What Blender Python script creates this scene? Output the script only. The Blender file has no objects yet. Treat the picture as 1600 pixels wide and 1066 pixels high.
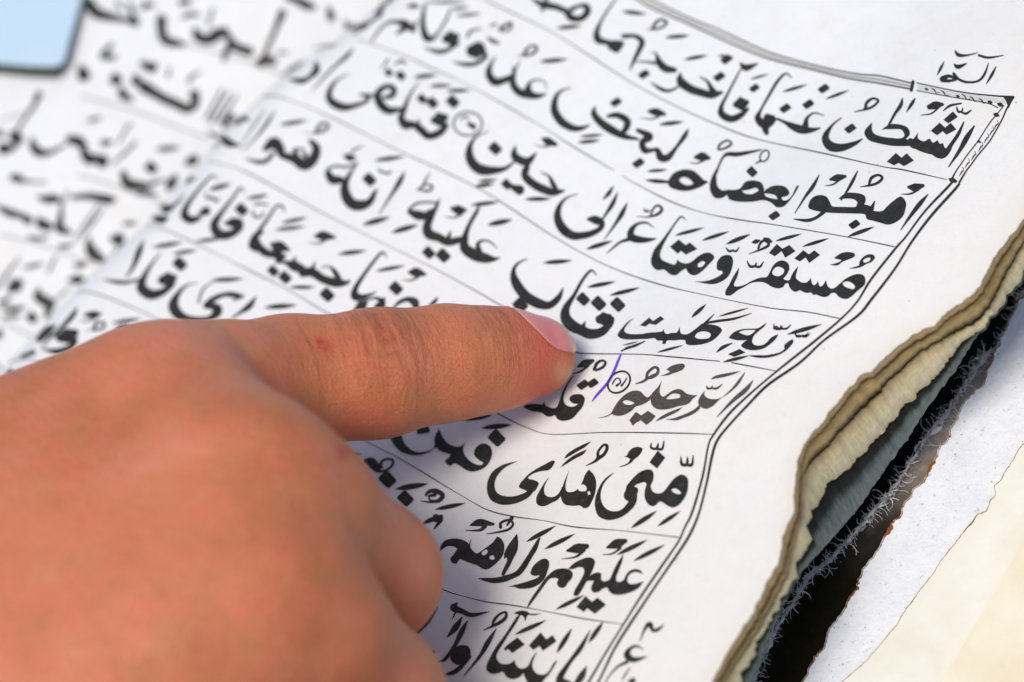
import bpy, math, random
import numpy as np
from mathutils import Matrix, Vector
from mathutils.geometry import delaunay_2d_cdt
rng = np.random.default_rng(7)
sc = bpy.context.scene
COL = sc.collection
U = 0.01                      # the numbers below are centimetres; meshes are stored in metres

# ---------------------------------------------------------------- camera
ELEV = math.atan2(0.8, 0.6)
F2 = np.array([-0.926, 0.377, 0.0]); F2 /= np.linalg.norm(F2)      # ground direction that recedes
S2 = np.array([-F2[1], F2[0], 0.0]) * -1.0                          # ground direction to the right of it
ce, se = math.cos(ELEV), math.sin(ELEV)
Zv = np.array([0, 0, 1.0])
DV = ce * F2 - se * Zv                                              # view direction
UP0 = se * F2 + ce * Zv
A1 = math.radians(125)
RV = S2 * math.cos(A1 - math.pi / 2) + UP0 * math.cos(A1)
UV_ = S2 * math.sin(A1 - math.pi / 2) + UP0 * math.sin(A1)
DIST = 50.0
FPX = 110.0 * DIST
CAM = -DV * DIST
cam = bpy.data.cameras.new("camera")
cam.sensor_width = 36.0
cam.lens = FPX / 1600.0 * 36.0
cam.clip_start = 0.01
cam.clip_end = 20.0
cam.dof.use_dof = True
cam.dof.focus_distance = (DIST - 1.9) * U
cam.dof.aperture_fstop = 12.0
co = bpy.data.objects.new("camera", cam)
co.matrix_world = Matrix(((RV[0], UV_[0], -DV[0], CAM[0] * U), (RV[1], UV_[1], -DV[1], CAM[1] * U),
                          (RV[2], UV_[2], -DV[2], CAM[2] * U), (0, 0, 0, 1)))
COL.objects.link(co)
sc.camera = co

# ---------------------------------------------------------------- light
W = bpy.data.worlds.new("World"); sc.world = W; W.use_nodes = True
nt = W.node_tree; nt.nodes.clear()
sky = nt.nodes.new("ShaderNodeTexSky"); sky.sky_type = 'NISHITA'; sky.sun_disc = False; sky.air_density = 1.0; sky.dust_density = 1.8; sky.ozone_density = 0.6
bg = nt.nodes.new("ShaderNodeBackground"); bg.inputs[1].default_value = 0.135
wo = nt.nodes.new("ShaderNodeOutputWorld")
nt.links.new(sky.outputs[0], bg.inputs[0]); nt.links.new(bg.outputs[0], wo.inputs[0])
SUN_DIR = np.array(-DV * 0.82 + UV_ * 0.22 - RV * 0.34); SUN_DIR /= np.linalg.norm(SUN_DIR)   # towards the sun
sun_el = math.asin(SUN_DIR[2]); sun_az = math.atan2(SUN_DIR[0], SUN_DIR[1])
sky.sun_elevation = sun_el; sky.sun_rotation = sun_az
sl = bpy.data.lights.new("sun", 'SUN'); sl.energy = 2.5; sl.angle = math.radians(22); sl.color = (1.0, 0.95, 0.88)
so = bpy.data.objects.new("sun", sl); COL.objects.link(so)
so.rotation_mode = 'QUATERNION'
so.rotation_quaternion = Vector(SUN_DIR.tolist()).to_track_quat('Z', 'Y')
sc.view_settings.view_transform = 'Standard'; sc.view_settings.look = 'None'
sc.view_settings.exposure = 0.0
sc.view_settings.gamma = 1.0

# ---------------------------------------------------------------- picture rays
def rays(px, py):
    px = np.asarray(px, float); py = np.asarray(py, float)
    d = DV[None] + RV[None] * ((px - 800) / FPX)[:, None] + UV_[None] * ((533 - py) / FPX)[:, None]
    return d
def on_plane(px, py, z):
    d = rays(np.atleast_1d(px), np.atleast_1d(py))
    t = (np.asarray(z) - CAM[2]) / d[:, 2]
    return CAM[None] + d * t[:, None]
def project(P):
    P = np.asarray(P, float).reshape(-1, 3)
    v = P - CAM; dep = v @ DV
    return 800 + FPX * (v @ RV) / dep, 533 - FPX * (v @ UV_) / dep
def on_height(px, py, fn, ztop=2.6, zbot=-3.2, n=260):
    d = rays(px, py)
    zs = np.linspace(ztop, zbot, n)
    out = np.zeros((len(d), 3)); found = np.zeros(len(d), bool)
    hi = np.full(len(d), ztop); lo = np.full(len(d), zbot)
    for a, b in zip(zs[:-1], zs[1:]):
        t = (b - CAM[2]) / d[:, 2]
        P = CAM + d * t[:, None]
        hit = (~found) & (fn(P[:, 0], P[:, 1]) >= b)
        hi[hit] = a; lo[hit] = b; found |= hit
        if found.all(): break
    for _ in range(18):
        m = (hi + lo) / 2
        t = (m - CAM[2]) / d[:, 2]
        P = CAM + d * t[:, None]
        ins = fn(P[:, 0], P[:, 1]) >= m
        lo = np.where(ins, m, lo); hi = np.where(ins, hi, m)
    t = ((hi + lo) / 2 - CAM[2]) / d[:, 2]
    return CAM + d * t[:, None]

# value noise, smooth
_T = rng.random((64, 64))
def vnoise(x, y, f):
    x = np.asarray(x) * f + 100; y = np.asarray(y) * f + 100
    xi = np.floor(x).astype(int); yi = np.floor(y).astype(int)
    u = x - xi; v = y - yi; u = u * u * (3 - 2 * u); v = v * v * (3 - 2 * v)
    g = lambda a, b: _T[a % 64, b % 64]
    return (g(xi, yi) * (1 - u) + g(xi + 1, yi) * u) * (1 - v) + (g(xi, yi + 1) * (1 - u) + g(xi + 1, yi + 1) * u) * v - 0.5

# ---------------------------------------------------------------- shape of the open pages
RIDGE = np.array([(-160, 770), (-70, 668), (0, 588), (17, 565), (65, 515), (120, 456), (175, 405), (237, 350), (285, 290), (330, 232), (372, 188),
                  (415, 148), (475, 105), (548, 55), (610, -2), (700, -85), (860, -230)], float)
CREASE = np.array([(1500, -60), (1380, 60), (1300, 150), (1200, 222), (1075, 326), (1000, 445), (880, 552), (860, 677), (780, 800), (700, 920), (560, 1100), (420, 1280)], float)
rp = on_plane(RIDGE[:, 0], RIDGE[:, 1], -0.86)
cp = on_plane(CREASE[:, 0], CREASE[:, 1], 0.0)
def lut(P):
    o = np.argsort(P[:, 1]); y = P[o, 1]; x = P[o, 0]
    yy = np.linspace(-14, 16, 601); xx = np.interp(yy, y, x)
    s0 = (x[1] - x[0]) / (y[1] - y[0]); s1 = (x[-1] - x[-2]) / (y[-1] - y[-2])
    xx = np.where(yy < y[0], x[0] + 0.3 * s0 * (yy - y[0]), xx); xx = np.where(yy > y[-1], x[-1] + 0.3 * s1 * (yy - y[-1]), xx)
    k = np.exp(-0.5 * (np.arange(-30, 31) / 9.0) ** 2); k /= k.sum()
    pad = np.pad(xx, 30, mode='reflect', reflect_type='odd')
    return yy, np.convolve(pad, k, 'valid')
_ry, _rx = lut(rp); _cy, _cx = lut(cp)
xr = lambda y: np.interp(y, _ry, _rx)
xc = lambda y: np.interp(y, _cy, _cx)
def softplus(a, w): return w * np.logaddexp(0, a / w)
def z_right(x, y):
    d = np.maximum(0, xr(y) + 1.2 - x)
    z = -0.6 * d * d
    a = x - xc(y)
    z = z + 0.34 * softplus(a, 0.22) - 0.2 * softplus(a - 2.4, 0.5)
    z = z + 0.05 * vnoise(x, y, 0.55) + 0.016 * vnoise(x + 9, y + 3, 1.6) + 0.004 * vnoise(x, y + 7, 4.5)
    return np.maximum(z, -2.3)
def z_left(x, y):
    a = np.maximum(0, (xr(y) - 0.55) - x)
    return -2.3 + 1.25 * (1 - np.exp(-a / 1.5)) + 0.05 * vnoise(x, y + 4, 0.5) + 0.012 * vnoise(x + 9, y + 3, 1.6)
def z_both(x, y):
    return np.where(x > xr(y) - 0.6, z_right(x, y), z_left(x, y))

# ---------------------------------------------------------------- object helpers
def mesh_obj(name, V, faces, mat, parent=None, smooth=True, attrs=None):
    me = bpy.data.meshes.new(name)
    V = np.asarray(V, float) * U
    if isinstance(faces, np.ndarray):
        n, k = faces.shape
        me.vertices.add(len(V)); me.vertices.foreach_set("co", V.ravel())
        me.loops.add(n * k); me.loops.foreach_set("vertex_index", faces.astype(np.int32).ravel())
        me.polygons.add(n); me.polygons.foreach_set("loop_start", (np.arange(n) * k).astype(np.int32))
        me.update(calc_edges=True)
    else:
        me.from_pydata(V.tolist(), [], faces); me.update()
    me.validate()
    if smooth: me.polygons.foreach_set("use_smooth", np.ones(len(me.polygons), bool))
    for k_, v_ in (attrs or {}).items():
        a = me.attributes.new(k_, 'FLOAT', 'POINT'); a.data.foreach_set("value", np.asarray(v_, np.float32))
    if mat: me.materials.append(mat)
    o = bpy.data.objects.new(name, me); COL.objects.link(o)
    if parent: o.parent = parent
    return o
def empty(name, label, cat):
    o = bpy.data.objects.new(name, None); COL.objects.link(o); o.empty_display_size = 0.02
    o['label'] = label; o['category'] = cat
    return o
def grid_faces(nr, nc):
    i = np.arange(nr - 1)[:, None] * nc + np.arange(nc - 1)[None]
    i = i.ravel()
    return np.stack([i, i + 1, i + nc + 1, i + nc], 1)

# ---------------------------------------------------------------- materials
class M:
    def __init__(s, name, color=(0.8, 0.8, 0.8), rough=0.6, spec=0.3):
        s.m = bpy.data.materials.new(name); s.m.use_nodes = True
        s.nt = s.m.node_tree; s.b = s.nt.nodes["Principled BSDF"]
        s.b.inputs["Base Color"].default_value = (*color, 1); s.b.inputs["Roughness"].default_value = rough
        s.b.inputs["Specular IOR Level"].default_value = spec
    def n(s, t, **kw):
        x = s.nt.nodes.new(t)
        for k, v in kw.items():
            if isinstance(k, str) and hasattr(x, k): setattr(x, k, v)
        return x
    def l(s, a, b): s.nt.links.new(a, b)
    def coords(s, scale=(1, 1, 1), rot=(0, 0, 0)):
        tc = s.n("ShaderNodeTexCoord"); mp = s.n("ShaderNodeMapping")
        mp.inputs['Scale'].default_value = [100 * q for q in scale]   # texture space in cm
        mp.inputs['Rotation'].default_value = rot
        s.l(tc.outputs['Object'], mp.inputs[0]); return mp.outputs[0]
    def noise(s, vec, scale, detail=4, rough=0.55, dist=0.0):
        x = s.n("ShaderNodeTexNoise"); x.inputs['Scale'].default_value = scale; x.inputs['Detail'].default_value = detail
        x.inputs['Roughness'].default_value = rough; x.inputs['Distortion'].default_value = dist
        s.l(vec, x.inputs['Vector']); return x.outputs['Fac']
    def ramp(s, fac, stops, interp='LINEAR'):
        x = s.n("ShaderNodeValToRGB"); cr = x.color_ramp; cr.interpolation = interp
        while len(cr.elements) < len(stops): cr.elements.new(0.5)
        for e, (p, c) in zip(cr.elements, stops):
            e.position = p; e.color = (*(c if isinstance(c, tuple) else (c, c, c)), 1)
        s.l(fac, x.inputs[0]); return x.outputs[0]
    def mix(s, fac, a, b, mode='MIX'):
        x = s.n("ShaderNodeMix"); x.data_type = 'RGBA'; x.blend_type = mode
        for sock, v in ((x.inputs[0], fac), (x.inputs[6], a), (x.inputs[7], b)):
            if isinstance(v, (int, float)): sock.default_value = v
            elif isinstance(v, tuple): sock.default_value = (*v, 1)
            else: s.l(v, sock)
        return x.outputs[2]
    def math(s, op, a, b=0.0, c=0.0):
        x = s.n("ShaderNodeMath"); x.operation = op
        for sock, v in zip(x.inputs, (a, b, c)):
            if isinstance(v, (int, float)): sock.default_value = v
            else: s.l(v, sock)
        return x.outputs[0]
    def attr(s, name):
        x = s.n("ShaderNodeAttribute"); x.attribute_name = name; return x.outputs['Fac']
    def color(s, sock): s.l(sock, s.b.inputs['Base Color'])
    def bump(s, h, dist_cm, strength=1.0):
        x = s.n("ShaderNodeBump"); x.inputs['Distance'].default_value = dist_cm * U; x.inputs['Strength'].default_value = strength
        s.l(h, x.inputs['Height'])
        if s.b.inputs['Normal'].is_linked: s.l(s.b.inputs['Normal'].links[0].from_socket, x.inputs['Normal'])
        s.l(x.outputs[0], s.b.inputs['Normal'])

def paper_mat(name, col, stain):
    m = M(name, col, 0.85, 0.12); v = m.coords()
    c = m.ramp(m.noise(v, 0.9, 5), [(0.3, tuple(q * 0.955 for q in col)), (0.7, col)])
    c = m.mix(m.ramp(m.noise(v, 22, 3), [(0.66, 0.0), (0.80, 0.22)]), c, tuple(q * 0.62 for q in col))
    c = m.mix(m.ramp(m.noise(v, 2.2, 4), [(0.55, 0.0), (0.8, 0.10)]), c, stain)
    e = m.attr("rim")
    n2 = m.noise(v, 1.4, 4)
    e2 = m.math('MULTIPLY', e, m.math('ADD', n2, 0.55))
    c = m.mix(m.ramp(e2, [(0.15, 0.0), (0.6, 0.10), (0.95, 0.42), (1.0, 0.7)]), c, stain)
    c = m.mix(m.math('MULTIPLY', m.attr("margin_light"), m.math('ADD', m.noise(v, 0.7, 4), 0.2)), c, tuple(a_ * b_ for a_, b_ in zip(col, (1.02, 0.975, 0.90))))  # warm light on the outer margin, painted into the paper colour
    c = m.mix(m.ramp(m.noise(v, 5.0, 6, 0.7), [(0.5, 0.0), (0.75, 0.28)]), c, tuple(q * 0.80 for q in col))
    c = m.mix(m.ramp(m.noise(m.coords((1, 1, 1), (0, 0, .7)), 13, 2), [(0.74, 0.0), (0.78, 0.7)]), c, (0.30, 0.24, 0.18))
    c = m.mix(m.ramp(m.noise(v, 45, 4, 0.7), [(0.35, 0.16), (0.6, 0.0)]), c, tuple(q * 0.6 for q in col))
    c = m.mix(m.ramp(m.noise(m.coords((1, 1, 1), (0.4, 0, .2)), 1.1, 5, 0.65), [(0.52, 0.0), (0.8, 0.35)]), c, (0.74, 0.66, 0.53))
    m.color(c)
    m.bump(m.noise(v, 60, 3), 0.006, 0.7)
    m.bump(m.noise(v, 4, 4), 0.012, 0.5)
    return m.m
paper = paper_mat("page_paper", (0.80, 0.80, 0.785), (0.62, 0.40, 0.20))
ink = M("printing_ink", (0.028, 0.028, 0.026), 0.55, 0.25)
v = ink.coords()
ink.color(ink.ramp(ink.noise(v, 9, 6, 0.7), [(0.35, (0.014, 0.014, 0.013)), (0.6, (0.030, 0.029, 0.026)), (0.78, (0.075, 0.068, 0.06))]))
inkgrey = M("thin_grey_ink", (0.12, 0.12, 0.115), 0.7, 0.2)
inkworn = M("worn_brown_ink", (0.1, 0.08, 0.07), 0.6, 0.25); v = inkworn.coords()
inkworn.color(inkworn.ramp(inkworn.noise(v, 30, 4, 0.7), [(0.35, (0.05, 0.04, 0.034)), (0.7, (0.12, 0.10, 0.088))]))
pen = M("violet_pen", (0.13, 0.05, 0.52), 0.5, 0.3)
bandgrey = M("border_grey_print", (0.58, 0.57, 0.55), 0.8, 0.15)

# ---------------------------------------------------------------- ink geometry laid on the paper
def catmull(P, step):
    P = np.asarray(P, float)
    if len(P) == 2:
        n = max(2, int(np.hypot(*(P[1, :2] - P[0, :2])) / step) + 1)
        t = np.linspace(0, 1, n)[:, None]; return P[0] * (1 - t) + P[1] * t
    Q = np.vstack([2 * P[0] - P[1], P, 2 * P[-1] - P[-2]]); out = []
    for i in range(1, len(Q) - 2):
        p0, p1, p2, p3 = Q[i - 1:i + 3]
        n = max(2, int(np.hypot(*(p2[:2] - p1[:2])) / step) + 1)
        t = np.linspace(0, 1, n, endpoint=False)[:, None]
        out.append(0.5 * (2 * p1 + (p2 - p0) * t + (2 * p0 - 5 * p1 + 4 * p2 - p3) * t ** 2 + (3 * p1 - p0 - 3 * p2 + p3) * t ** 3))
    out.append(P[-1:]); return np.vstack(out)
def catmull_closed(P, corners):
    P = np.asarray(P, float); n = len(P); out = []
    for i in range(n):
        p0, p1, p2, p3 = P[i - 1], P[i], P[(i + 1) % n], P[(i + 2) % n]
        m_ = max(2, int(np.hypot(*(p2 - p1)) / 2.0) + 1)
        t = np.linspace(0, 1, m_, endpoint=False)[:, None]
        def turn(a, b, c):
            u, w = b - a, c - b; return float(u @ w) / (np.hypot(*u) * np.hypot(*w) + 1e-9)
        t1 = (p2 - p0) * 0.5 if not corners and turn(p0, p1, p2) > 0.1 else (p2 - p1) * 0.5
        t2 = (p3 - p1) * 0.5 if not corners and turn(p1, p2, p3) > 0.1 else (p2 - p1) * 0.5
        L_ = np.hypot(*(p2 - p1))
        for q in (t1, t2):
            k_ = np.hypot(*q)
            if k_ > L_ * 1.1: q *= L_ * 1.1 / k_
        out.append((2 * t ** 3 - 3 * t ** 2 + 1) * p1 + (t ** 3 - 2 * t ** 2 + t) * t1 + (-2 * t ** 3 + 3 * t ** 2) * p2 + (t ** 3 - t ** 2) * t2)
    return [tuple(q) for q in np.vstack(out)]
def inside(Q, R):
    x, y = Q[:, 0][:, None], Q[:, 1][:, None]
    x0, y0 = R[:, 0], R[:, 1]; x1, y1 = np.roll(x0, -1), np.roll(y0, -1)
    c = ((y0 > y) != (y1 > y)) & (x < (x1 - x0) * (y - y0) / (y1 - y0 + 1e-12) + x0)
    return c.sum(1) % 2 == 1
class Ink:
    """collects flat shapes in picture px, then lays them on the paper at its height"""
    def __init__(s): s.P = []; s.F = []; s.L = []; s.k = 0; s.layer = 0; s.pending = []
    def add(s, pts, faces):
        s.P.append(np.asarray(pts, float)); s.F += [tuple(s.k + i for i in f) for f in faces]
        s.L.append(np.full(len(pts), s.layer)); s.k += len(pts); s.layer = (s.layer + 1) % 7
    def stroke(s, P, step=2.0, caps=True):
        C = catmull(P, step); w = np.maximum(C[:, 2], 0.35) / 2
        T = np.gradient(C[:, :2], axis=0); T /= np.maximum(np.hypot(T[:, 0], T[:, 1]), 1e-6)[:, None]
        N = np.stack([-T[:, 1], T[:, 0]], 1)
        A = C[:, :2] + N * w[:, None]; B = C[:, :2] - N * w[:, None]
        n = len(C); s.add(np.vstack([A, C[:, :2], B]), [f for i in range(n - 1) for f in ((i, i + 1, n + i + 1, n + i), (n + i, n + i + 1, 2 * n + i + 1, 2 * n + i))])
        if caps:
            for e, sg in ((0, -1), (n - 1, 1)):
                if w[e] > 1.0:
                    th = np.linspace(-math.pi / 2, math.pi / 2, 9)
                    dirv = T[e] * sg
                    pts = [C[e, :2]] + [C[e, :2] + w[e] * (math.cos(a) * dirv * 0.85 + math.sin(a) * N[e]) for a in th]
                    s.layer = (s.layer - 1) % 7
                    s.add(pts, [(0, i, i + 1) for i in range(1, 9)])
    def poly(s, pts):
        pts = np.asarray(pts, float); c = pts.mean(0); n = len(pts)
        s.add(np.vstack([c, (pts + c) / 2, pts]), [(0, 1 + i, 1 + (i + 1) % n) for i in range(n)] + [(1 + i, 1 + n + i, 1 + n + (i + 1) % n, 1 + (i + 1) % n) for i in range(n)])
    def outline(s, ring): s.pending.append([ring])
    def flush(s):
        for rings in s.pending:
            pts = []; edges = []
            for r in rings:
                b = len(pts); pts += [Vector(q) for q in r]; edges += [(b + i, b + (i + 1) % len(r)) for i in range(len(r))]
            R0 = np.array(rings[0]); lo_, hi_ = R0.min(0), R0.max(0)
            gx_, gy_ = np.meshgrid(np.arange(lo_[0], hi_[0], 4.0), np.arange(lo_[1], hi_[1], 4.0))
            G = np.stack([gx_.ravel(), gy_.ravel()], 1)
            if len(G):
                ok = inside(G, R0)
                for h_ in rings[1:]: ok &= ~inside(G, np.array(h_))
                pts += [Vector(q) for q in G[ok]]
            vs, _, fs_, _, _, _ = delaunay_2d_cdt(pts, edges, [], 1, 1e-4)
            V_ = np.array([(v_.x, v_.y) for v_ in vs]); C_ = np.array([V_[list(f)].mean(0) for f in fs_])
            keep = inside(C_, R0)
            for h_ in rings[1:]: keep &= ~inside(C_, np.array(h_))
            s.add(V_, [tuple(f) for f, k_ in zip(fs_, keep) if k_])
        s.pending = []
    def rounded(s, pts, r=0.16):
        pts = np.asarray(pts, float); out = []
        for i in range(len(pts)):
            a, b, c = pts[i - 1], pts[i], pts[(i + 1) % len(pts)]
            out += [b + (a - b) * r, b + (a - b) * r * 0.3 + (c - b) * r * 0.3, b + (c - b) * r]
            out += [b + (c - b) * 0.5]
        s.poly(out)
    def build(s, name, mat, parent, fn, base=0.006):
        s.flush()
        if not s.P: return None
        P = np.vstack(s.P); L = np.concatenate(s.L)
        W3 = on_height(P[:, 0], P[:, 1], fn)
        d = rays(P[:, 0], P[:, 1]); d /= np.linalg.norm(d, axis=1)[:, None]
        e = 0.02
        nx = -(fn(W3[:, 0] + e, W3[:, 1]) - fn(W3[:, 0] - e, W3[:, 1])) / (2 * e)
        ny = -(fn(W3[:, 0], W3[:, 1] + e) - fn(W3[:, 0], W3[:, 1] - e)) / (2 * e)
        N = np.stack([nx, ny, np.ones_like(nx)], 1); N /= np.linalg.norm(N, axis=1)[:, None]
        W3 = W3 + N * (base + 0.0005 * L)[:, None]
        return mesh_obj(name, W3, s.F, mat, parent, smooth=False)
def parse(text, fat=1.07):
    words = []; cur = None; ox = oy = 0; k = 4.0
    for ln in text.strip().splitlines():
        t = ln.split()
        if not t: continue
        if t[0] == 'T': ox, oy, k = float(t[1]), float(t[2]), float(t[3]); continue
        if t[0] == 'W': cur = Ink(); words.append((cur, t[1] if len(t) > 1 else '')); continue
        a = [float(q) for q in t[1:]]
        X = lambda x: ox + x / k
        Y = lambda y: oy + y / k
        if t[0] == 's':
            P = [(X(a[i]), Y(a[i + 1]), a[i + 2] * fat / k) for i in range(0, len(a) - 2, 3)]
            cur.stroke(P)
        elif t[0] == 'f':
            x0, y0, x1, y1 = X(a[0]), Y(a[1]), X(a[2]), Y(a[3]); w = a[4] / k
            dx, dy = x1 - x0, y1 - y0; L = math.hypot(dx, dy); nx, ny = -dy / L, dx / L
            q = lambda u, v_: (x0 + dx * u + nx * v_, y0 + dy * u + ny * v_)
            cur.stroke([(*q(0, w * .25), 0.6), (*q(.22, w * .12), w * .8), (*q(.5, 0), w), (*q(.75, -w * .1), w * .72), (*q(1, -w * .25), 0.4)])
        elif t[0] in ('p', 'P'):
            cur.outline(catmull_closed([(X(a[i]), Y(a[i + 1])) for i in range(0, len(a) - 1, 2)], t[0] == 'P'))
        elif t[0] == 'h':
            cur.pending[-1].append(catmull_closed([(X(a[i]), Y(a[i + 1])) for i in range(0, len(a) - 1, 2)], False))
        elif t[0] in 'dDq':
            x, y = X(a[0]), Y(a[1]); s_ = a[2] * 1.12 / k
            if t[0] == 'd': cs = [(-.04, -.56), (.56, .06), (.05, .54), (-.56, -.04)]; cs = [(x + p * s_, y + r * s_) for p, r in cs]
            elif t[0] == 'D': cs = [(.18, -.50), (.62, -.02), (-.16, .52), (-.60, .06)]; cs = [(x + p * s_ * .98, y + r * s_ * .95) for p, r in cs]
            else:
                h = a[3] / k; cs = [(x - s_ * .42, y - h * .3), (x + s_ * .36, y - h * .5), (x + s_ * .5, y + h * .25), (x - s_ * .3, y + h * .5)]
            cur.rounded(cs)
        elif t[0] == 'c':
            rot = math.radians(a[5]) if len(a) > 5 else 0
            P = []
            for i in range(17):
                th = 2 * math.pi * i / 16; ex, ey = a[2] * math.cos(th), a[3] * math.sin(th)
                P.append((X(a[0] + ex * math.cos(rot) - ey * math.sin(rot)), Y(a[1] + ex * math.sin(rot) + ey * math.cos(rot)), a[4] / k))
            cur.stroke(P, caps=False)
    return words
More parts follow.
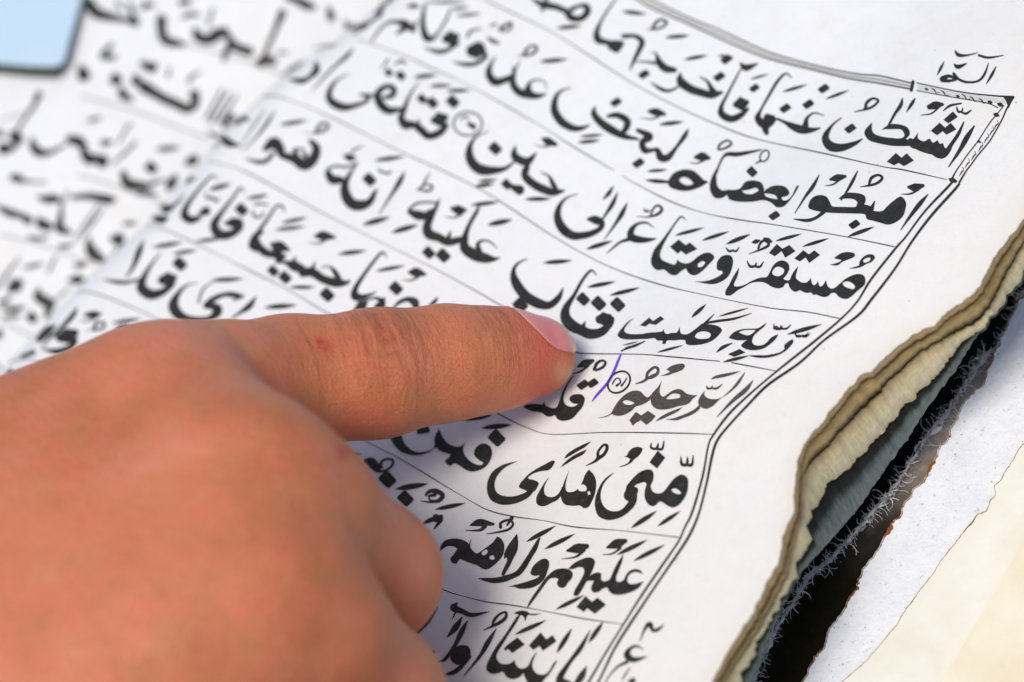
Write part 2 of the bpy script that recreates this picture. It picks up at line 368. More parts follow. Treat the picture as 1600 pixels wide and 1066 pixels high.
INK_RIGHT = """
T 1200 0 4
W
s 1225 765 8 1190 840 20 1150 900 22 1105 965 34 1070 965 50 1020 935 45 960 912 45 910 905 45 890 880 30
T 1100 94 3.2
p 842 313 812 343 803 370 825 402 870 417 940 430 1000 432 1035 432 1070 452 1110 467 1150 477 1185 492 1215 482 1240 445 1205 440 1196 418 1180 420 1168 402 1145 415 1128 395 1100 408 1070 392 1072 362 1050 393 1028 402 1010 395 1030 370 1017 338 975 323 930 323 888 350 912 347 950 347 988 350 1003 380 983 393 940 391 890 384 852 369 840 345
P 915 510 960 466 1000 500 950 528
P 965 510 1015 468 1050 504 1000 532
P 1135 355 1180 315 1212 345 1165 378
P 1190 352 1235 315 1262 348 1212 375
P 1198 300 1245 258 1270 285 1222 318
T 1200 0 4
s 842 615 6 830 660 22 790 720 16 745 805 12
s 922 615 6 900 650 20 868 700 6
s 1290 790 8 1245 860 30 1200 940 22 1128 1048 5
s 460 738 6 400 788 14 360 860 40 390 915 55 460 925 45 540 900 25 592 870 6
D 515 805 62
s 1008 672 30 1050 660 45 1095 655 16
s 1070 672 10 1020 712 9 955 722 4
s 1095 695 6 1140 662 14 1210 648 8
s 1180 672 8 1190 700 14 1212 698 10 1218 680 8
s 1212 705 10 1240 712 14 1272 690 6
s 610 680 18 618 645 18 655 618 14 690 630 14 668 660 14 625 682 14 540 702 4
f 360 618 510 570 18
f 90 572 248 535 20
D 348 555 62
D 252 652 62
D 108 678 62
W
s 352 725 5 290 708 10 245 740 18 235 785 36
s 330 802 6 270 815 30 210 812 50 150 790 40 110 768 22 60 745 14
s 150 490 6 112 462 12 60 510 18 0 610 16 -45 690 16 -62 740 40 -30 778 48 10 775 40 50 745 14
s 0 735 50 -15 800 44 -8 835 26
s 30 740 40 -10 760 50
T 800 0 4
W
s 1400 655 40 1435 650 84 1470 640 30
s 1478 680 14 1430 722 34 1370 745 42 1312 715 42 1310 665 25 1340 605 16 1400 490 12 1450 400 6
s 1430 400 16 1465 425 40 1540 398 6
D 1515 552 56
f 1490 495 1605 468 14
s 1052 460 10 1055 510 50 1110 555 50 1180 580 46 1250 596 42 1310 580 20
s 1285 590 24 1250 560 32 1220 510 16 1170 482 6
D 1295 480 64
D 1340 372 64
s 1290 355 6 1320 350 14 1385 360 6
f 1075 370 1225 352 24
s 1050 530 14 1030 550 12 980 570 18 930 558 22 866 515 5
s 1018 440 30 960 430 46 920 390 40 900 335 10 868 332 5
s 940 405 20 850 390 12 775 386 6
D 825 465 62
s 735 445 5 765 375 22 800 305 30 812 260 34 770 228 26 688 222 14
s 690 238 10 735 236 8
s 610 300 24 645 292 78 682 275 40
s 640 280 40 585 265 34 540 250 46 530 205 34 560 130 16 610 50 12 655 -10 8
f 690 68 842 96 26
s 880 180 18 895 150 18 930 125 16 968 140 16 940 172 14 890 185 12 840 185 3
f 958 230 1112 230 26
W
s 120 -10 10 190 30 40 240 38 40 290 50 36 340 75 36 370 112 44 430 118 36 470 80 40 465 42 36 420 38 20 370 62 30
s 188 70 16 215 0 26
f 280 172 440 168 26
W
s 1105 805 5 1080 850 28 1030 920 20 975 985 40 930 985 46 910 940 30 880 940 22 830 940 40 815 890 36 860 855 44 785 815 24
s 790 872 14 700 852 36 620 812 50 550 762 46 512 710 36 522 665 6
s 600 728 20 660 722 36 720 758 42 712 805 36 675 850 24
s 490 780 6 440 802 26 380 802 40 310 762 50 266 690 46 275 610 28 310 570 14 375 548 4
D 650 640 62
f 425 852 572 848 20
f 412 888 552 884 24
D 790 1020 66
f 918 775 1075 768 26
s 855 698 18 900 702 46 955 715 20
s 930 722 12 880 745 9 800 740 3
W
s 52 380 5 20 440 16 6 520 40 42 575 46 100 592 50 160 602 34 215 588 8
s 100 570 50 108 525 20 150 500 10 205 515 8 218 560 5
f 172 382 350 378 28
s 75 352 16 88 318 20 118 290 12 152 292 16 145 325 18 100 348 14 30 350 3
s -30 490 30 -20 505 20
W
s 190 868 14 225 885 48 275 905 24
s 250 905 12 200 920 9 135 905 3
s 22 912 6 15 970 44 50 1002 50 100 1010 46 155 955 6
s 95 1010 40 95 1070 24
T 800 266 4
s 80 -5 30 85 42 46 140 92 50 200 122 50 260 140 44 325 130 14
s 285 135 24 255 85 30 232 40 14 180 14 6
f 80 178 248 186 26
T 800 0 4
W
s 1278 1085 12 1292 1040 12 1320 985 14 1350 965 24 1420 965 26 1560 938 8
s 1290 935 14 1300 905 14 1345 880 12 1372 900 14 1340 925 14 1295 940 10
s 1145 985 18 1190 982 54 1235 990 18
s 1200 1005 10 1160 1022 8 1105 1020 3
T 800 266 4
T 800 266 3.2
p 780 62 800 25 830 5 870 -3 910 5 945 35 972 68 940 87 900 101 860 106 820 99 790 86
h 835 47 860 36 890 48 908 70 880 77 850 66
T 800 266 4
s 1170 72 40 1222 76 10
s 990 76 14 900 70 24 835 64 5
f 845 5 972 3 20
T 1100 94 3.2
p 62 545 38 590 29 640 45 682 70 694 100 687 115 674 130 700 180 710 240 710 300 702 340 717 365 737 400 732 430 702 457 665 477 628 463 634 440 680 415 703 392 700 390 686 417 680 428 662 402 633 350 630 310 650 300 668 330 670 360 680 368 698 340 693 310 683 302 665 300 640 285 613 240 603 205 613 185 640 160 650 120 650 92 653 68 630 63 590
h 190 655 225 650 260 640 275 655 240 672 205 668
c 303 480 20 30 8 30
s 285 505 10 255 520 4
T 800 266 4
d 1500 12 62
T 1200 266 4
D 40 285 60
W
s 322 30 5 280 105 22 232 170 14 168 272 4
W
T 1100 94 3.2
p 523 738 535 698 572 677 612 684 632 715 643 733 700 736 760 736 800 724 835 734 842 752 870 758 895 755 915 735 945 708 985 684 1010 712 1008 745 995 782 960 812 920 824 880 814 850 806 815 796 805 773 760 769 680 767 620 764 585 760 548 752
p 672 697 710 668 760 666 802 679 808 706 792 734 758 740 768 714 748 697 712 694
h 903 766 922 742 948 738 950 755 930 764 915 775
h 938 778 955 762 972 768 968 782 952 788
s 600 760 18 560 790 14 515 803 16 448 796 4
s 855 705 4 838 745 22
T 1200 266 4
s 562 5 5 530 70 18 490 140 12 458 188 8
D 540 340 60
s 1002 152 5 950 212 26 890 290 18 828 378 4
s 878 108 16 920 110 46 972 98 18
s 940 125 12 890 150 10 832 152 3
s 632 90 14 648 50 18 690 32 14 715 50 16 690 78 16 645 95 14 575 106 3
s 390 60 14 435 50 42 485 40 16
s 440 70 10 405 92 9 355 100 3
f 498 412 668 360 24
W
T 1120 350 6.154
p 1430 540 1420 590 1350 650 1290 705 1240 725 1180 707 1140 668 1100 670 1075 695 1035 706 990 696 960 682 930 685 905 662 870 667 830 656 800 640 760 656 720 637 697 602 690 572 660 578 640 608 590 622 530 607 490 582 440 562 345 566 260 610 200 642 150 681 115 693 84 682 90 640 120 590 160 510 216 423 202 500 168 575 170 600 210 604 270 588 345 548 420 520 480 513 510 470 540 410 580 370 630 354 680 374 699 420 680 480 640 528 660 542 700 543 720 500 750 450 787 408 768 470 762 520 790 550 830 568 870 562 907 523 918 578 945 590 977 553 987 598 1015 600 1052 543 1067 598 1100 624 1135 618 1190 573 1240 530 1310 495 1370 484 1415 500
h 540 450 575 415 620 420 650 445 640 480 600 505 560 500 535 480
h 1210 570 1250 555 1300 570 1330 605 1315 630 1270 620 1225 600
P 503 282 580 196 642 250 560 314
P 618 250 700 206 758 265 660 328
P 748 337 835 256 892 300 800 364
P 853 322 940 256 994 300 890 378
p 1128 331 1190 288 1250 273 1320 283 1327 315 1270 342 1210 367 1160 401 1083 396 1130 385 1185 365 1202 350 1160 341
p 1522 328 1502 298 1450 298 1400 330 1373 370 1368 400 1330 415 1268 433 1340 429 1400 412 1440 388 1490 367
h 1405 355 1430 335 1465 325 1480 340 1460 365 1420 375
T 1200 266 4
f 215 475 382 432 20
f 48 440 212 404 20
s -22 430 16 0 442 34 22 448 14
T 1200 266 4
W
f 120 1022 340 970 26
s 38 962 4 42 990 12 75 992 12 82 970 5
s 78 992 10 115 992 12 145 968 4
s 170 1020 6 182 1042 12 212 1038 10 218 1028 5
s 212 1040 10 238 1042 12 265 1022 4
T 960 460 5.333
p 953 366 990 325 1040 300 1100 290 1180 288 1205 282 1273 238 1245 275 1200 312 1165 345 1150 380 1152 408 1180 428 1230 427 1270 405 1300 370 1340 345 1368 337 1345 375 1300 417 1250 451 1190 467 1130 467 1080 452 1058 430 1080 402 1110 383 1080 385 1020 385
h 1035 318 1090 300 1180 300 1150 330 1110 345 1060 330
P 946 503 1045 458 1094 488 1000 524
p 1487 374 1492 400 1470 432 1430 472 1380 502 1320 522 1260 532 1190 530 1108 512 1180 509 1260 509 1340 496 1390 480 1418 455 1415 430 1450 395
s 850 488 4 905 445 26 985 408 6
f 905 562 1125 520 26
s 1330 290 12 1350 270 14 1372 288 14
s 1325 270 5 1345 292 14 1390 290 14 1400 265 5
s 1395 290 12 1440 285 14 1472 255 4
s 1505 320 5 1515 345 14 1550 345 12
s 1550 350 12 1590 345 14 1620 320 4
W
p 175 197 130 230 90 280 84 308 110 328 160 334 230 332 290 322 350 318 400 310 413 287 417 318 440 333 480 323 520 320 547 276 550 318 570 334 610 334 650 310 690 280 735 245 770 250 820 255 870 270 897 300 870 342 820 386 760 411 700 423 640 426 600 417 592 387 560 381 500 386 440 387 425 416 400 413 405 387 360 387 335 367 280 373 200 376 130 379 70 373 29 350 40 315 80 265 120 225
h 670 355 690 325 740 310 790 320 805 340 790 365 740 375 690 370
s 835 165 4 790 210 14 755 245 20
s 770 240 18 880 222 20 1000 205 18 1145 160 4
f 870 182 1120 120 18
f 640 190 770 90 30
P 212 262 290 196 322 222 262 270
P 292 246 385 184 416 208 345 258
f 50 470 260 400 20
f 70 425 200 400 12
f 360 482 575 432 20
T 800 266 4
W
s 98 555 5 40 582 14 10 630 26 22 700 54 80 782 60 160 832 60 232 845 44 290 800 34 322 735 5
d 52 845 88
f 195 575 378 572 28
W
s 530 660 5 495 628 14 440 690 18 390 780 22 340 860 42 335 920 62 370 970 70 430 1000 60 490 1025 60 560 1012 50 612 960 40 620 930 40
s 545 935 50 580 930 80 610 920 40
s 460 945 4 440 990 34
d 445 808 78
d 542 835 86
d 662 842 84
f 470 728 648 704 26
f 610 778 802 742 26
W
s 1470 568 5 1488 602 16 1520 600 14 1528 578 6
s 1518 602 14 1550 605 14 1575 572 4
s 1500 455 5 1525 448 26 1550 440 8
s 1540 492 12 1558 452 14 1590 440 16 1605 468 16 1570 492 14 1480 526 3
W
T 800 266 3.2
p 1025 485 1030 455 1055 430 1090 427 1106 450 1098 500 1075 540 1030 566 990 571 913 558 970 556 1020 540 1055 517 1050 506 1030 501
P 790 385 835 348 872 378 830 420
P 838 398 890 362 928 395 870 424
T 800 266 4
s 1340 488 8 1358 508 14 1385 502 12
s 1385 505 12 1402 508 12 1422 482 4
f 1338 458 1492 408 26
T 800 266 3.2
p 875 258 855 240 845 240 828 258 800 300 760 370 741 420 750 448 780 463 815 473 828 448 842 460 870 468 900 458 935 430 970 414 1000 419 1012 440 985 472 950 507 915 527 885 517 870 492 845 507 820 527 790 521 760 499 725 501 700 477 697 440 714 395 750 350 795 290 825 248 845 230 862 238
h 930 470 955 455 968 465 950 485 930 485
T 800 266 4
f 1018 405 1202 366 22
f 1188 436 1358 390 22
W
s 888 362 4 840 330 12 780 340 18 745 382 36 748 420 46 800 436 40 860 436 24 905 428 4
s 740 430 26 680 450 14 640 480 12 588 526 3
s 825 240 6 835 258 14 858 255 12
s 868 282 12 885 240 12 915 222 14 938 248 18 905 280 16 840 295 8 780 290 3
W
s 722 202 4 690 268 28 650 332 18 575 438 4
f 462 490 632 448 28
s 662 140 5 630 210 26 590 272 16 568 305 12
s 636 100 4 606 145 24 568 188 4
s 478 308 20 520 312 50 560 332 40 552 366 30 500 396 36 440 410 42 380 410 50 320 370 56 286 300 46 296 230 28 340 176 12 412 150 4
T 400 0 4
W
s 1455 822 4 1380 855 12 1340 910 30 1335 980 52 1370 1040 60 1430 1066 60 1540 1060 30 1600 1025 14 1640 980 8
d 1495 930 78
f 1388 1130 1510 1128 20
f 1368 1162 1490 1156 26
d 1568 1155 64
s 1600 1170 30 1650 1190 60
T 400 0 4
W
d 1230 637 78
d 1038 620 60
d 1102 645 70
s 1110 755 40 1148 748 88 1185 735 40
s 1192 785 30 1150 830 42 1080 852 44 1030 812 48 985 782 40 935 780 58 908 740 40 925 690 30 960 600 16 1022 508 5
s 1015 740 5 1020 800 30
s 925 678 14 870 690 34 825 692 48 780 655 52 760 600 44 782 560 34 828 540 30 862 560 36 850 600 34 800 612 20
s 742 600 16 690 598 24 650 592 12
s 690 605 24 700 630 20 620 662 30 550 672 46 490 650 50 456 610 40 470 550 28 510 500 14 585 462 4
d 830 455 52
d 905 475 60
s 785 432 6 828 372 14
s 870 405 10 905 382 16 935 400 14
f 985 480 1135 474 28
f 1085 535 1225 540 24
f 1188 565 1345 571 26
c 1325 775 90 74 12
s 1280 748 10 1308 728 12 1330 745 10
s 1330 775 24 1362 795 34
W
s 1500 355 5 1470 400 20 1455 460 42 1490 512 50 1545 505 40 1605 480 34
s 1608 420 10 1606 540 20
s 1468 165 12 1500 150 14
s 1525 185 24 1560 160 18 1595 148 18 1585 188 14 1535 200 10
s 1445 235 10 1485 260 26 1525 275 8
W
s 1345 320 70 1395 318 104 1425 330 40
s 1440 355 24 1380 397 24 1310 405 26 1228 388 4
s 1320 235 14 1345 195 16 1415 180 6
W
s 1185 245 50 1222 240 92 1255 230 40
s 1262 270 26 1200 312 24 1140 325 28 1045 298 4
s 1062 20 12 1045 100 26 1045 180 36 1070 240 46 1110 238 26 1150 190 14 1192 120 14 1215 60 12
s 1080 15 10 1200 16 18 1310 10 6
f 1220 55 1335 52 20
f 1250 98 1410 90 20
s 830 135 8 880 140 24 930 150 46 985 190 34
s 930 175 40 880 215 12
s 1010 130 8 975 180 30
s 860 130 16 790 170 14 720 262 10
s 945 42 10 985 38 30 1020 45 12
W
s 850 -10 30 800 22 36 770 85 26 740 75 12
s 780 95 22 740 122 16 680 155 20 620 170 30 575 165 40 552 128 8
s 700 165 10 610 215 12
W
s 610 300 4 570 350 24 500 410 16 430 480 14 345 575 4
s 300 385 10 250 420 32 170 465 12
s 375 395 20 378 440 42 330 490 26 280 508 36 215 498 14
f 350 302 522 284 14
W
s 55 935 30 110 895 70 148 930 60 165 970 44 240 995 56 300 1030 70 355 1000 60 378 930 50 340 880 24
s 255 930 14 300 935 14
s 300 960 24 340 1020 26
s 240 940 26 260 980 26
f 148 778 325 758 26
s 375 828 16 395 790 18 430 768 14 455 790 16 425 818 18 380 835 10 300 832 3
s 110 960 20 60 1010 26 0 1012 22 -70 990 4
T 400 0 4
W
s 120 690 4 70 770 20 0 860 12 -90 950 4
s 60 690 4 0 770 10 -110 930 4
s -210 860 40 -170 895 50 -110 910 14
s -220 900 10 -280 930 4
s -120 780 20 -80 740 30 -50 750 20
W
s 558 975 24 590 990 42 620 985 16
s 588 965 8 620 935 12 675 912 4
f 738 1000 932 985 28
s 450 1085 40 480 1125 56 530 1125 42
s 445 1060 14 500 1040 14 570 1045 14 640 1015 6
s 635 1020 8 600 1070 16 560 1145 40 560 1215 60 600 1275 65 660 1285 60 712 1262 40 740 1212 26 762 1180 4
d 710 1125 78
s 765 1050 5 775 1072 14 800 1078 12
s 800 1080 12 830 1085 14 850 1065 4
s 932 1072 4 900 1135 30 850 1215 18 768 1342 4
f 665 1400 840 1366 34
T 400 266 4
W
s 1090 15 4 1062 60 12 1040 110 12
s 1010 125 12 1060 92 10 1102 102 14 1085 130 14 1030 128 12
s 960 262 30 1010 282 56 1060 285 46 1095 255 26
s 955 250 14 1000 212 14 1060 202 12 1135 205 12
s 1152 175 4 1130 225 20 1098 285 36 1070 350 50 1082 400 60 1140 422 50 1200 450 48 1260 440 40 1310 430 40
s 1218 380 4 1200 435 34
d 1080 518 74
d 1170 535 84
s 1402 215 5 1380 260 22 1330 350 25 1305 430 40 1308 490 60 1370 532 68 1440 552 56 1500 556 20 1528 544 4
s 1395 515 40 1388 460 22 1430 440 12 1475 458 10 1512 494 3
f 1342 215 1520 205 26
s 1218 240 14 1265 250 56 1310 252 20
s 1290 275 12 1240 298 10 1175 290 3
f 1448 336 1605 318 34
f 845 384 1020 348 34
W
s 180 265 5 168 230 14 130 225 14 70 310 18 10 400 25 10 460 42 50 510 50 105 530 40
s 95 465 20 150 478 62 205 500 20
s 120 480 40 145 540 60 180 540 24
s 130 575 20 180 578 20 235 598 60 290 622 50
s 248 540 5 225 600 40
s 372 575 4 350 630 34
s 290 645 50 350 640 54 420 682 50 500 705 54 560 705 30 595 690 4
s 525 695 34 495 640 30 460 605 12 405 610 5
d 108 632 68
d 182 672 76
d 445 780 84
f 158 328 322 302 24
f 118 370 312 358 24
s 368 415 14 420 412 56 492 422 18
s 440 435 12 390 460 10 325 452 3
f 512 520 692 510 28
f 212 728 372 738 24
f -10 176 50 156 20
s -10 218 10 20 210 14 80 220 8
s 0 300 10 35 290 12 45 262 8
W
s 820 552 4 790 515 14 730 580 18 670 662 22 622 740 32 622 790 52 680 792 30 755 760 4
s 625 875 30 660 850 60 690 820 20
s 690 815 10 745 800 16 790 825 36 770 860 60
s 800 805 20 780 830 30
s 860 860 10 900 825 22 950 808 30 990 825 50 1000 850 40
s 1085 845 10 1115 825 22 1138 795 4
d 875 740 80
f 748 628 935 602 24
s 955 640 14 1000 640 56 1058 652 18
s 1020 665 12 970 690 10 912 685 3
T 400 266 4
W
f 52 852 258 852 32
s -260 695 4 -330 745 12 -360 830 12
T 0 266 4
s 1242 708 4 1170 720 12 1110 780 32 1085 850 62 1125 912 60 1200 935 40 1300 930 30 1350 900 50 1362 865 50 1310 848 40
s 1290 850 40 1330 810 34 1400 780 26 1460 780 34 1520 790 16
s 1505 795 16 1460 815 10
f 1322 684 1525 686 28
s 1602 790 5 1560 850 35 1500 892 18 1448 928 8
W
s 898 440 5 870 510 36 830 610 22 785 675 6
s 640 684 4 730 700 24 800 702 20 880 680 12
s 1008 515 5 960 572 14 905 660 32 885 735 60 940 778 62 1010 765 44 1070 720 36 1085 690 30
s 1010 690 50 1060 682 84 1095 670 30
d 1125 588 84
f 952 478 1145 458 28
f 1078 520 1235 506 24
W
s 1366 60 4 1330 35 12 1280 80 16 1220 150 20 1165 230 32 1155 285 50 1195 312 48 1245 300 28
s 1250 275 24 1290 255 56 1305 240 20
f 1305 118 1448 92 32
s 1285 150 12 1300 178 14 1325 175 12
s 1325 165 12 1350 195 16 1375 175 6
s 1528 145 4 1505 110 12 1460 170 16 1390 260 25 1340 342 50 1372 402 60 1440 402 48 1498 362 38 1505 330 30
s 1410 335 20 1460 330 60 1500 325 40
d 1510 248 78
f 1540 175 1680 162 24
f 1222 442 1385 434 24
s 1580 260 12 1590 290 14 1620 295 6
s 1640 390 20 1600 410 36 1575 470 40 1600 505 20
W
s 1010 232 30 1040 242 54 1080 235 20
s 960 300 30 1010 310 50 1045 295 20
s 1060 235 14 1110 205 16 1155 150 4
s 1200 40 12 1160 80 16 1230 50 6
W
s 485 855 5 455 910 30 380 990 22 300 1064 14 260 1120 4
s 370 1050 50 430 1035 92 475 1015 40
s 350 970 10 300 1005 50 245 1060 40
s 480 1060 20 440 1110 40 360 1135 40 265 1120 5
s 210 1140 30 140 1165 20
s 530 905 16 585 905 46 632 900 14
s 600 925 12 540 945 9 495 942 3
s 588 990 20 602 958 18 640 950 14 655 968 16 640 990 16 600 1000 12 535 1002 3
f 698 952 885 934 26
s 720 1000 6 760 985 26 800 980 20
s 70 1260 30 50 1270 20
T 400 532 4
W
p 835 590 905 590 925 640 965 680 1010 700 1060 696 1100 682 1116 660 1118 610 1145 553 1165 600 1200 645 1250 665 1285 660 1312 632 1296 675 1305 715 1335 752 1375 776 1412 780 1422 765 1395 750 1366 720 1368 685 1395 655 1430 646 1465 665 1477 705 1465 750 1440 787 1400 812 1350 822 1305 807 1270 782 1240 771 1215 786 1190 771 1184 750 1205 735 1217 715 1190 706 1150 691 1124 672 1095 692 1060 709 1010 719 960 716 905 696 865 656 845 620
q 1040 560 90 60
d 1505 612 98
f 1268 485 1478 478 38
f 1412 542 1602 536 32
f 578 712 662 716 14
s 1590 372 30 1620 360 40
W
s 685 755 30 720 765 60 765 800 40
s 720 790 20 760 820 14 820 810 14 855 775 14 850 745 14 800 748 14 780 775 16 790 795 12
d 822 870 100
f 872 922 1078 906 36
d 935 990 92
s 1062 970 14 1085 945 22 1130 945 30 1168 970 26 1140 1005 24 1090 1000 10 1085 975 16 1120 968 20
s 1130 1010 16 1080 1012 12 1028 1004 3
f 1118 1052 1312 1024 28
T 400 800 4
s 1040 78 8 1085 55 26 1160 30 24
s 1125 40 50 1155 50 30 1112 110 6
W
s 1340 85 10 1400 68 44 1485 78 16
s 1430 90 30 1400 115 16 1308 118 3
s 1530 100 18 1532 70 16 1580 52 14 1608 75 14 1585 108 14 1530 125 12 1440 140 4
T 625 733 3.2
p 198 414 205 385 225 360 260 349 300 351 335 366 345 378 360 346 352 385 364 408 385 423 405 413 440 388 465 368 487 338 507 350 522 380 520 420 502 452 470 482 440 502 415 500 385 482 340 467 300 452 285 472 263 470 253 450 268 430 288 400 268 388 235 388
h 410 415 435 402 440 418 425 432 412 430
h 448 440 465 432 475 445 468 455 452 452
T 400 800 4
W
T 625 733 3.2
p 587 323 592 370 587 410 567 450 547 490 520 537 508 527 523 490 537 457 533 442 522 452 523 420 545 378
p 388 548 430 545 480 544 540 529 578 514 600 490 640 430 690 350 704 342 687 400 662 442 627 502 600 532 560 552 520 567 470 572 430 563
p 653 522 665 490 690 464 720 449 742 457 747 480 737 517 722 552 690 582 650 597 600 600 570 590 538 590 600 574 650 559 690 544 700 531 680 536 660 531
P 883 692 928 636 964 668 920 716
P 930 692 988 644 1032 680 975 726
T 400 800 4
W
s 1262 568 6 1235 600 40 1290 622 30 1350 645 26 1460 625 4
s 1248 630 10 1228 672 4
s 1292 655 4 1250 722 36 1195 785 4
s 1325 678 4 1290 745 30 1242 840 22 1185 920 20 1145 938 8
T 625 733 3.2
p 253 948 265 910 295 885 335 884 353 905 351 935 321 967 290 980 265 967
T 400 800 4
s 1335 905 26 1290 962 24 1240 1002 26 1185 1018 12
s 1480 712 12 1490 680 18 1520 645 14 1562 628 14 1560 665 20 1510 702 20 1422 742 4
s 1505 730 4 1450 820 30 1400 905 20 1298 1030 4
s 1138 595 4 1080 685 18 1010 755 18
s 1112 870 14 1118 890 6
W
T 800 800 4
s 0 40 24 -30 85 10
s -40 860 16 -30 850 20
T 720 900 4
p 378 238 350 258 310 320 270 380 225 440 190 500 164 555 163 590 190 612 225 613 265 602 285 631 320 647 365 637 393 610 405 642 430 682 480 692 530 642 570 592 607 528 583 545 550 598 520 618 480 613 456 588 448 550 462 510 482 472 450 508 425 558 400 578 370 578 347 558 336 527 317 545 290 553 250 548 227 520 227 490 262 430 312 350 352 290
p 330 235 370 219 410 222 440 238 510 235 460 248 420 248 405 288 392 255 360 244
P 427 437 500 355 542 405 455 465
P 488 432 575 372 600 410 515 471
P 282 441 355 385 401 430 322 485
T 800 800 4
f 18 762 220 684 28
W
f 275 880 382 732 30
s 492 738 4 430 850 28 362 940 24 300 1040 40 310 1090 50
f 475 815 578 690 30
s 468 965 4 438 1025 40 400 1080 28
s 300 1060 50 360 1080 40
W
s 800 812 4 830 735 16 862 702 30 882 742 20 915 735 20 952 705 4
s 822 862 5 780 840 14 735 860 22 722 900 42 765 925 32 848 905 4
s 720 940 20 660 970 12 600 1040 8 580 1090 6
s 742 972 4 715 1010 10 688 1055 6
D 750 1058 44
T 800 532 4
W pen
s 500 385 4 530 345 14 600 265 16 640 190 15 668 120 14 685 84 8
T 800 532 4
W
s 832 5 4 770 35 14 720 48 12 685 72 4
s 415 165 14 460 145 46 508 128 20
s 480 160 12 430 195 12 378 210 4
s 515 185 18 530 148 18 560 128 14 586 138 14 570 168 16 528 188 14
D 445 278 66
D 505 268 62
T 780 560 4.2313
p 505 110 480 138 455 180 437 220 427 260 430 290 447 312 480 322 508 314 522 302 500 302 478 292 466 275 470 255 490 242 515 238 545 240 566 262 565 290 550 325 520 362 490 395 455 411 415 415 385 402 368 378 345 387 315 385 290 366 260 356 225 352 190 341 158 325 180 308 240 303 300 312 350 330 380 325 400 280 420 220 450 165 478 127
s 300 292 4 292 330 34
s 352 330 5 340 360 34
W worn
p 640 399 700 385 740 365 760 330 790 285 830 245 870 222 910 215 940 225 960 247 985 260 1010 238 1003 268 985 287 940 310 902 322 880 345 840 370 800 382 765 379 745 371 710 388
h 815 290 840 278 885 290 896 300 870 310 835 306
p 1078 148 1068 180 1062 210 1066 238 1085 256 1120 235 1150 215 1190 205 1218 217 1240 235 1275 245 1314 245 1280 270 1260 296 1230 310 1180 320 1130 335 1080 341 1040 335 1012 310 1003 275 1008 240 1030 215 1057 185
h 1103 270 1135 241 1165 234 1197 243 1195 262 1160 270 1125 273
P 862 410 905 355 950 385 932 415 905 428 885 448
P 940 380 985 348 1036 382 1010 415 975 442 938 412
s 900 172 4 950 155 14 985 132 16 1035 100 4
s 975 130 16 985 95 18 1025 62 16 1050 70 18 1045 105 18 1005 130 16 978 132 12
p 1105 78 1135 55 1175 41 1215 37 1229 50 1215 75 1180 92 1150 101 1120 113 1066 119 1100 106 1130 92 1122 84
p 1035 420 1060 395 1110 365 1170 340 1214 324 1180 354 1130 379 1080 402
p 1365 216 1356 240 1375 262 1410 272 1460 266 1500 238 1545 193 1590 135 1628 90 1620 112 1590 165 1555 203 1510 240 1465 268 1440 292 1412 318 1370 336 1335 324 1317 300 1322 270 1340 240
p 1325 308 1330 330 1310 352 1270 377 1220 396 1170 412 1098 405 1150 399 1190 386 1240 366 1290 340
s 1372 182 4 1378 200 14 1400 200 12 1412 182 5
s 1405 200 12 1440 200 14 1478 172 4
p 1398 142 1430 118 1500 102 1600 85 1550 108 1490 125 1440 134
T 800 532 4
s 1508 252 4 1460 312 26 1380 380 20 1282 480 4
T 780 560 4.2313
T 800 532 4
W
c 670 262 78 58 12 -42
s 628 275 8 645 245 8 665 235 6
s 655 285 14 680 262 8 670 240 10
s 685 285 12 705 260 8 720 235 6
T 780 560 4.2313
W
p 1205 770 1235 780 1250 805 1249 860 1235 910 1205 955 1180 978 1150 988 1115 977 1085 956 1060 950 1035 973 1010 979 985 965 968 935 962 900 968 860 976 832 960 820 930 828 905 838 893 850 915 857 920 880 905 915 885 944 855 947 830 928 826 900 838 872 845 845 868 815 900 780 930 755 965 740 995 736 1016 748 1023 775 1018 810 1004 840 1006 862 1020 885 1045 894 1075 892 1100 870 1130 830 1160 795 1185 778
h 1138 870 1165 861 1195 880 1206 896 1185 899 1155 889
p 915 905 910 945 895 978 860 1016 820 1045 780 1062 730 1072 690 1064 655 1042 638 1000 634 950 645 900 665 850 695 805 730 775 764 756 730 787 700 820 680 860 672 900 675 940 690 975 715 1000 750 1013 790 1010 825 990 850 958 870 930
P 1050 612 1100 658 1045 730 996 690
p 848 640 858 618 885 594 920 586 950 596 942 622 920 650 895 668 875 690 850 705 820 716 788 718 830 705 855 690 868 668 850 657 830 652
s 1008 560 5 1004 590 14 1035 600 16 1050 580 14 1052 560 5
s 1045 600 16 1078 600 16 1092 545 5
s 1202 650 5 1208 700 20 1240 705 20 1246 672 14 1246 652 5
s 1240 705 20 1275 705 18 1284 642 6
W
p 595 737 625 770 641 810 641 860 630 910 610 955 590 986 560 992 535 975 505 977 475 976 440 970 417 945 409 905 418 860 435 810 450 775 463 741 450 790 441 830 441 868 455 885 480 886 510 875 535 850 555 810 570 770
h 530 852 555 834 579 855 575 878 540 881 524 870
h 583 885 600 879 606 900 590 906
p 335 783 310 825 298 860 301 895 320 915 355 919 385 905 405 880 418 850 420 890 390 935 350 956 310 976 275 979 250 962 247 925 262 890 285 850 310 812
p 355 677 371 685 350 722 325 742 290 746 250 755 215 770 190 790 200 800 235 808 262 825 255 850 235 880 200 887 170 872 134 856 140 830 165 800 200 765 245 735 300 705
p 240 866 200 916 150 946 100 963 50 971 0 966 -50 942 -74 900 -80 850 -70 800 -45 755 -10 725 40 700 127 681 80 702 40 724 5 757 -20 795 -30 840 -20 880 10 905 60 916 110 912 160 896 195 878
p 430 667 450 635 500 600 560 570 610 549 570 587 520 616 470 646
p 406 724 430 695 470 660 530 625 582 604 555 637 510 661 460 691
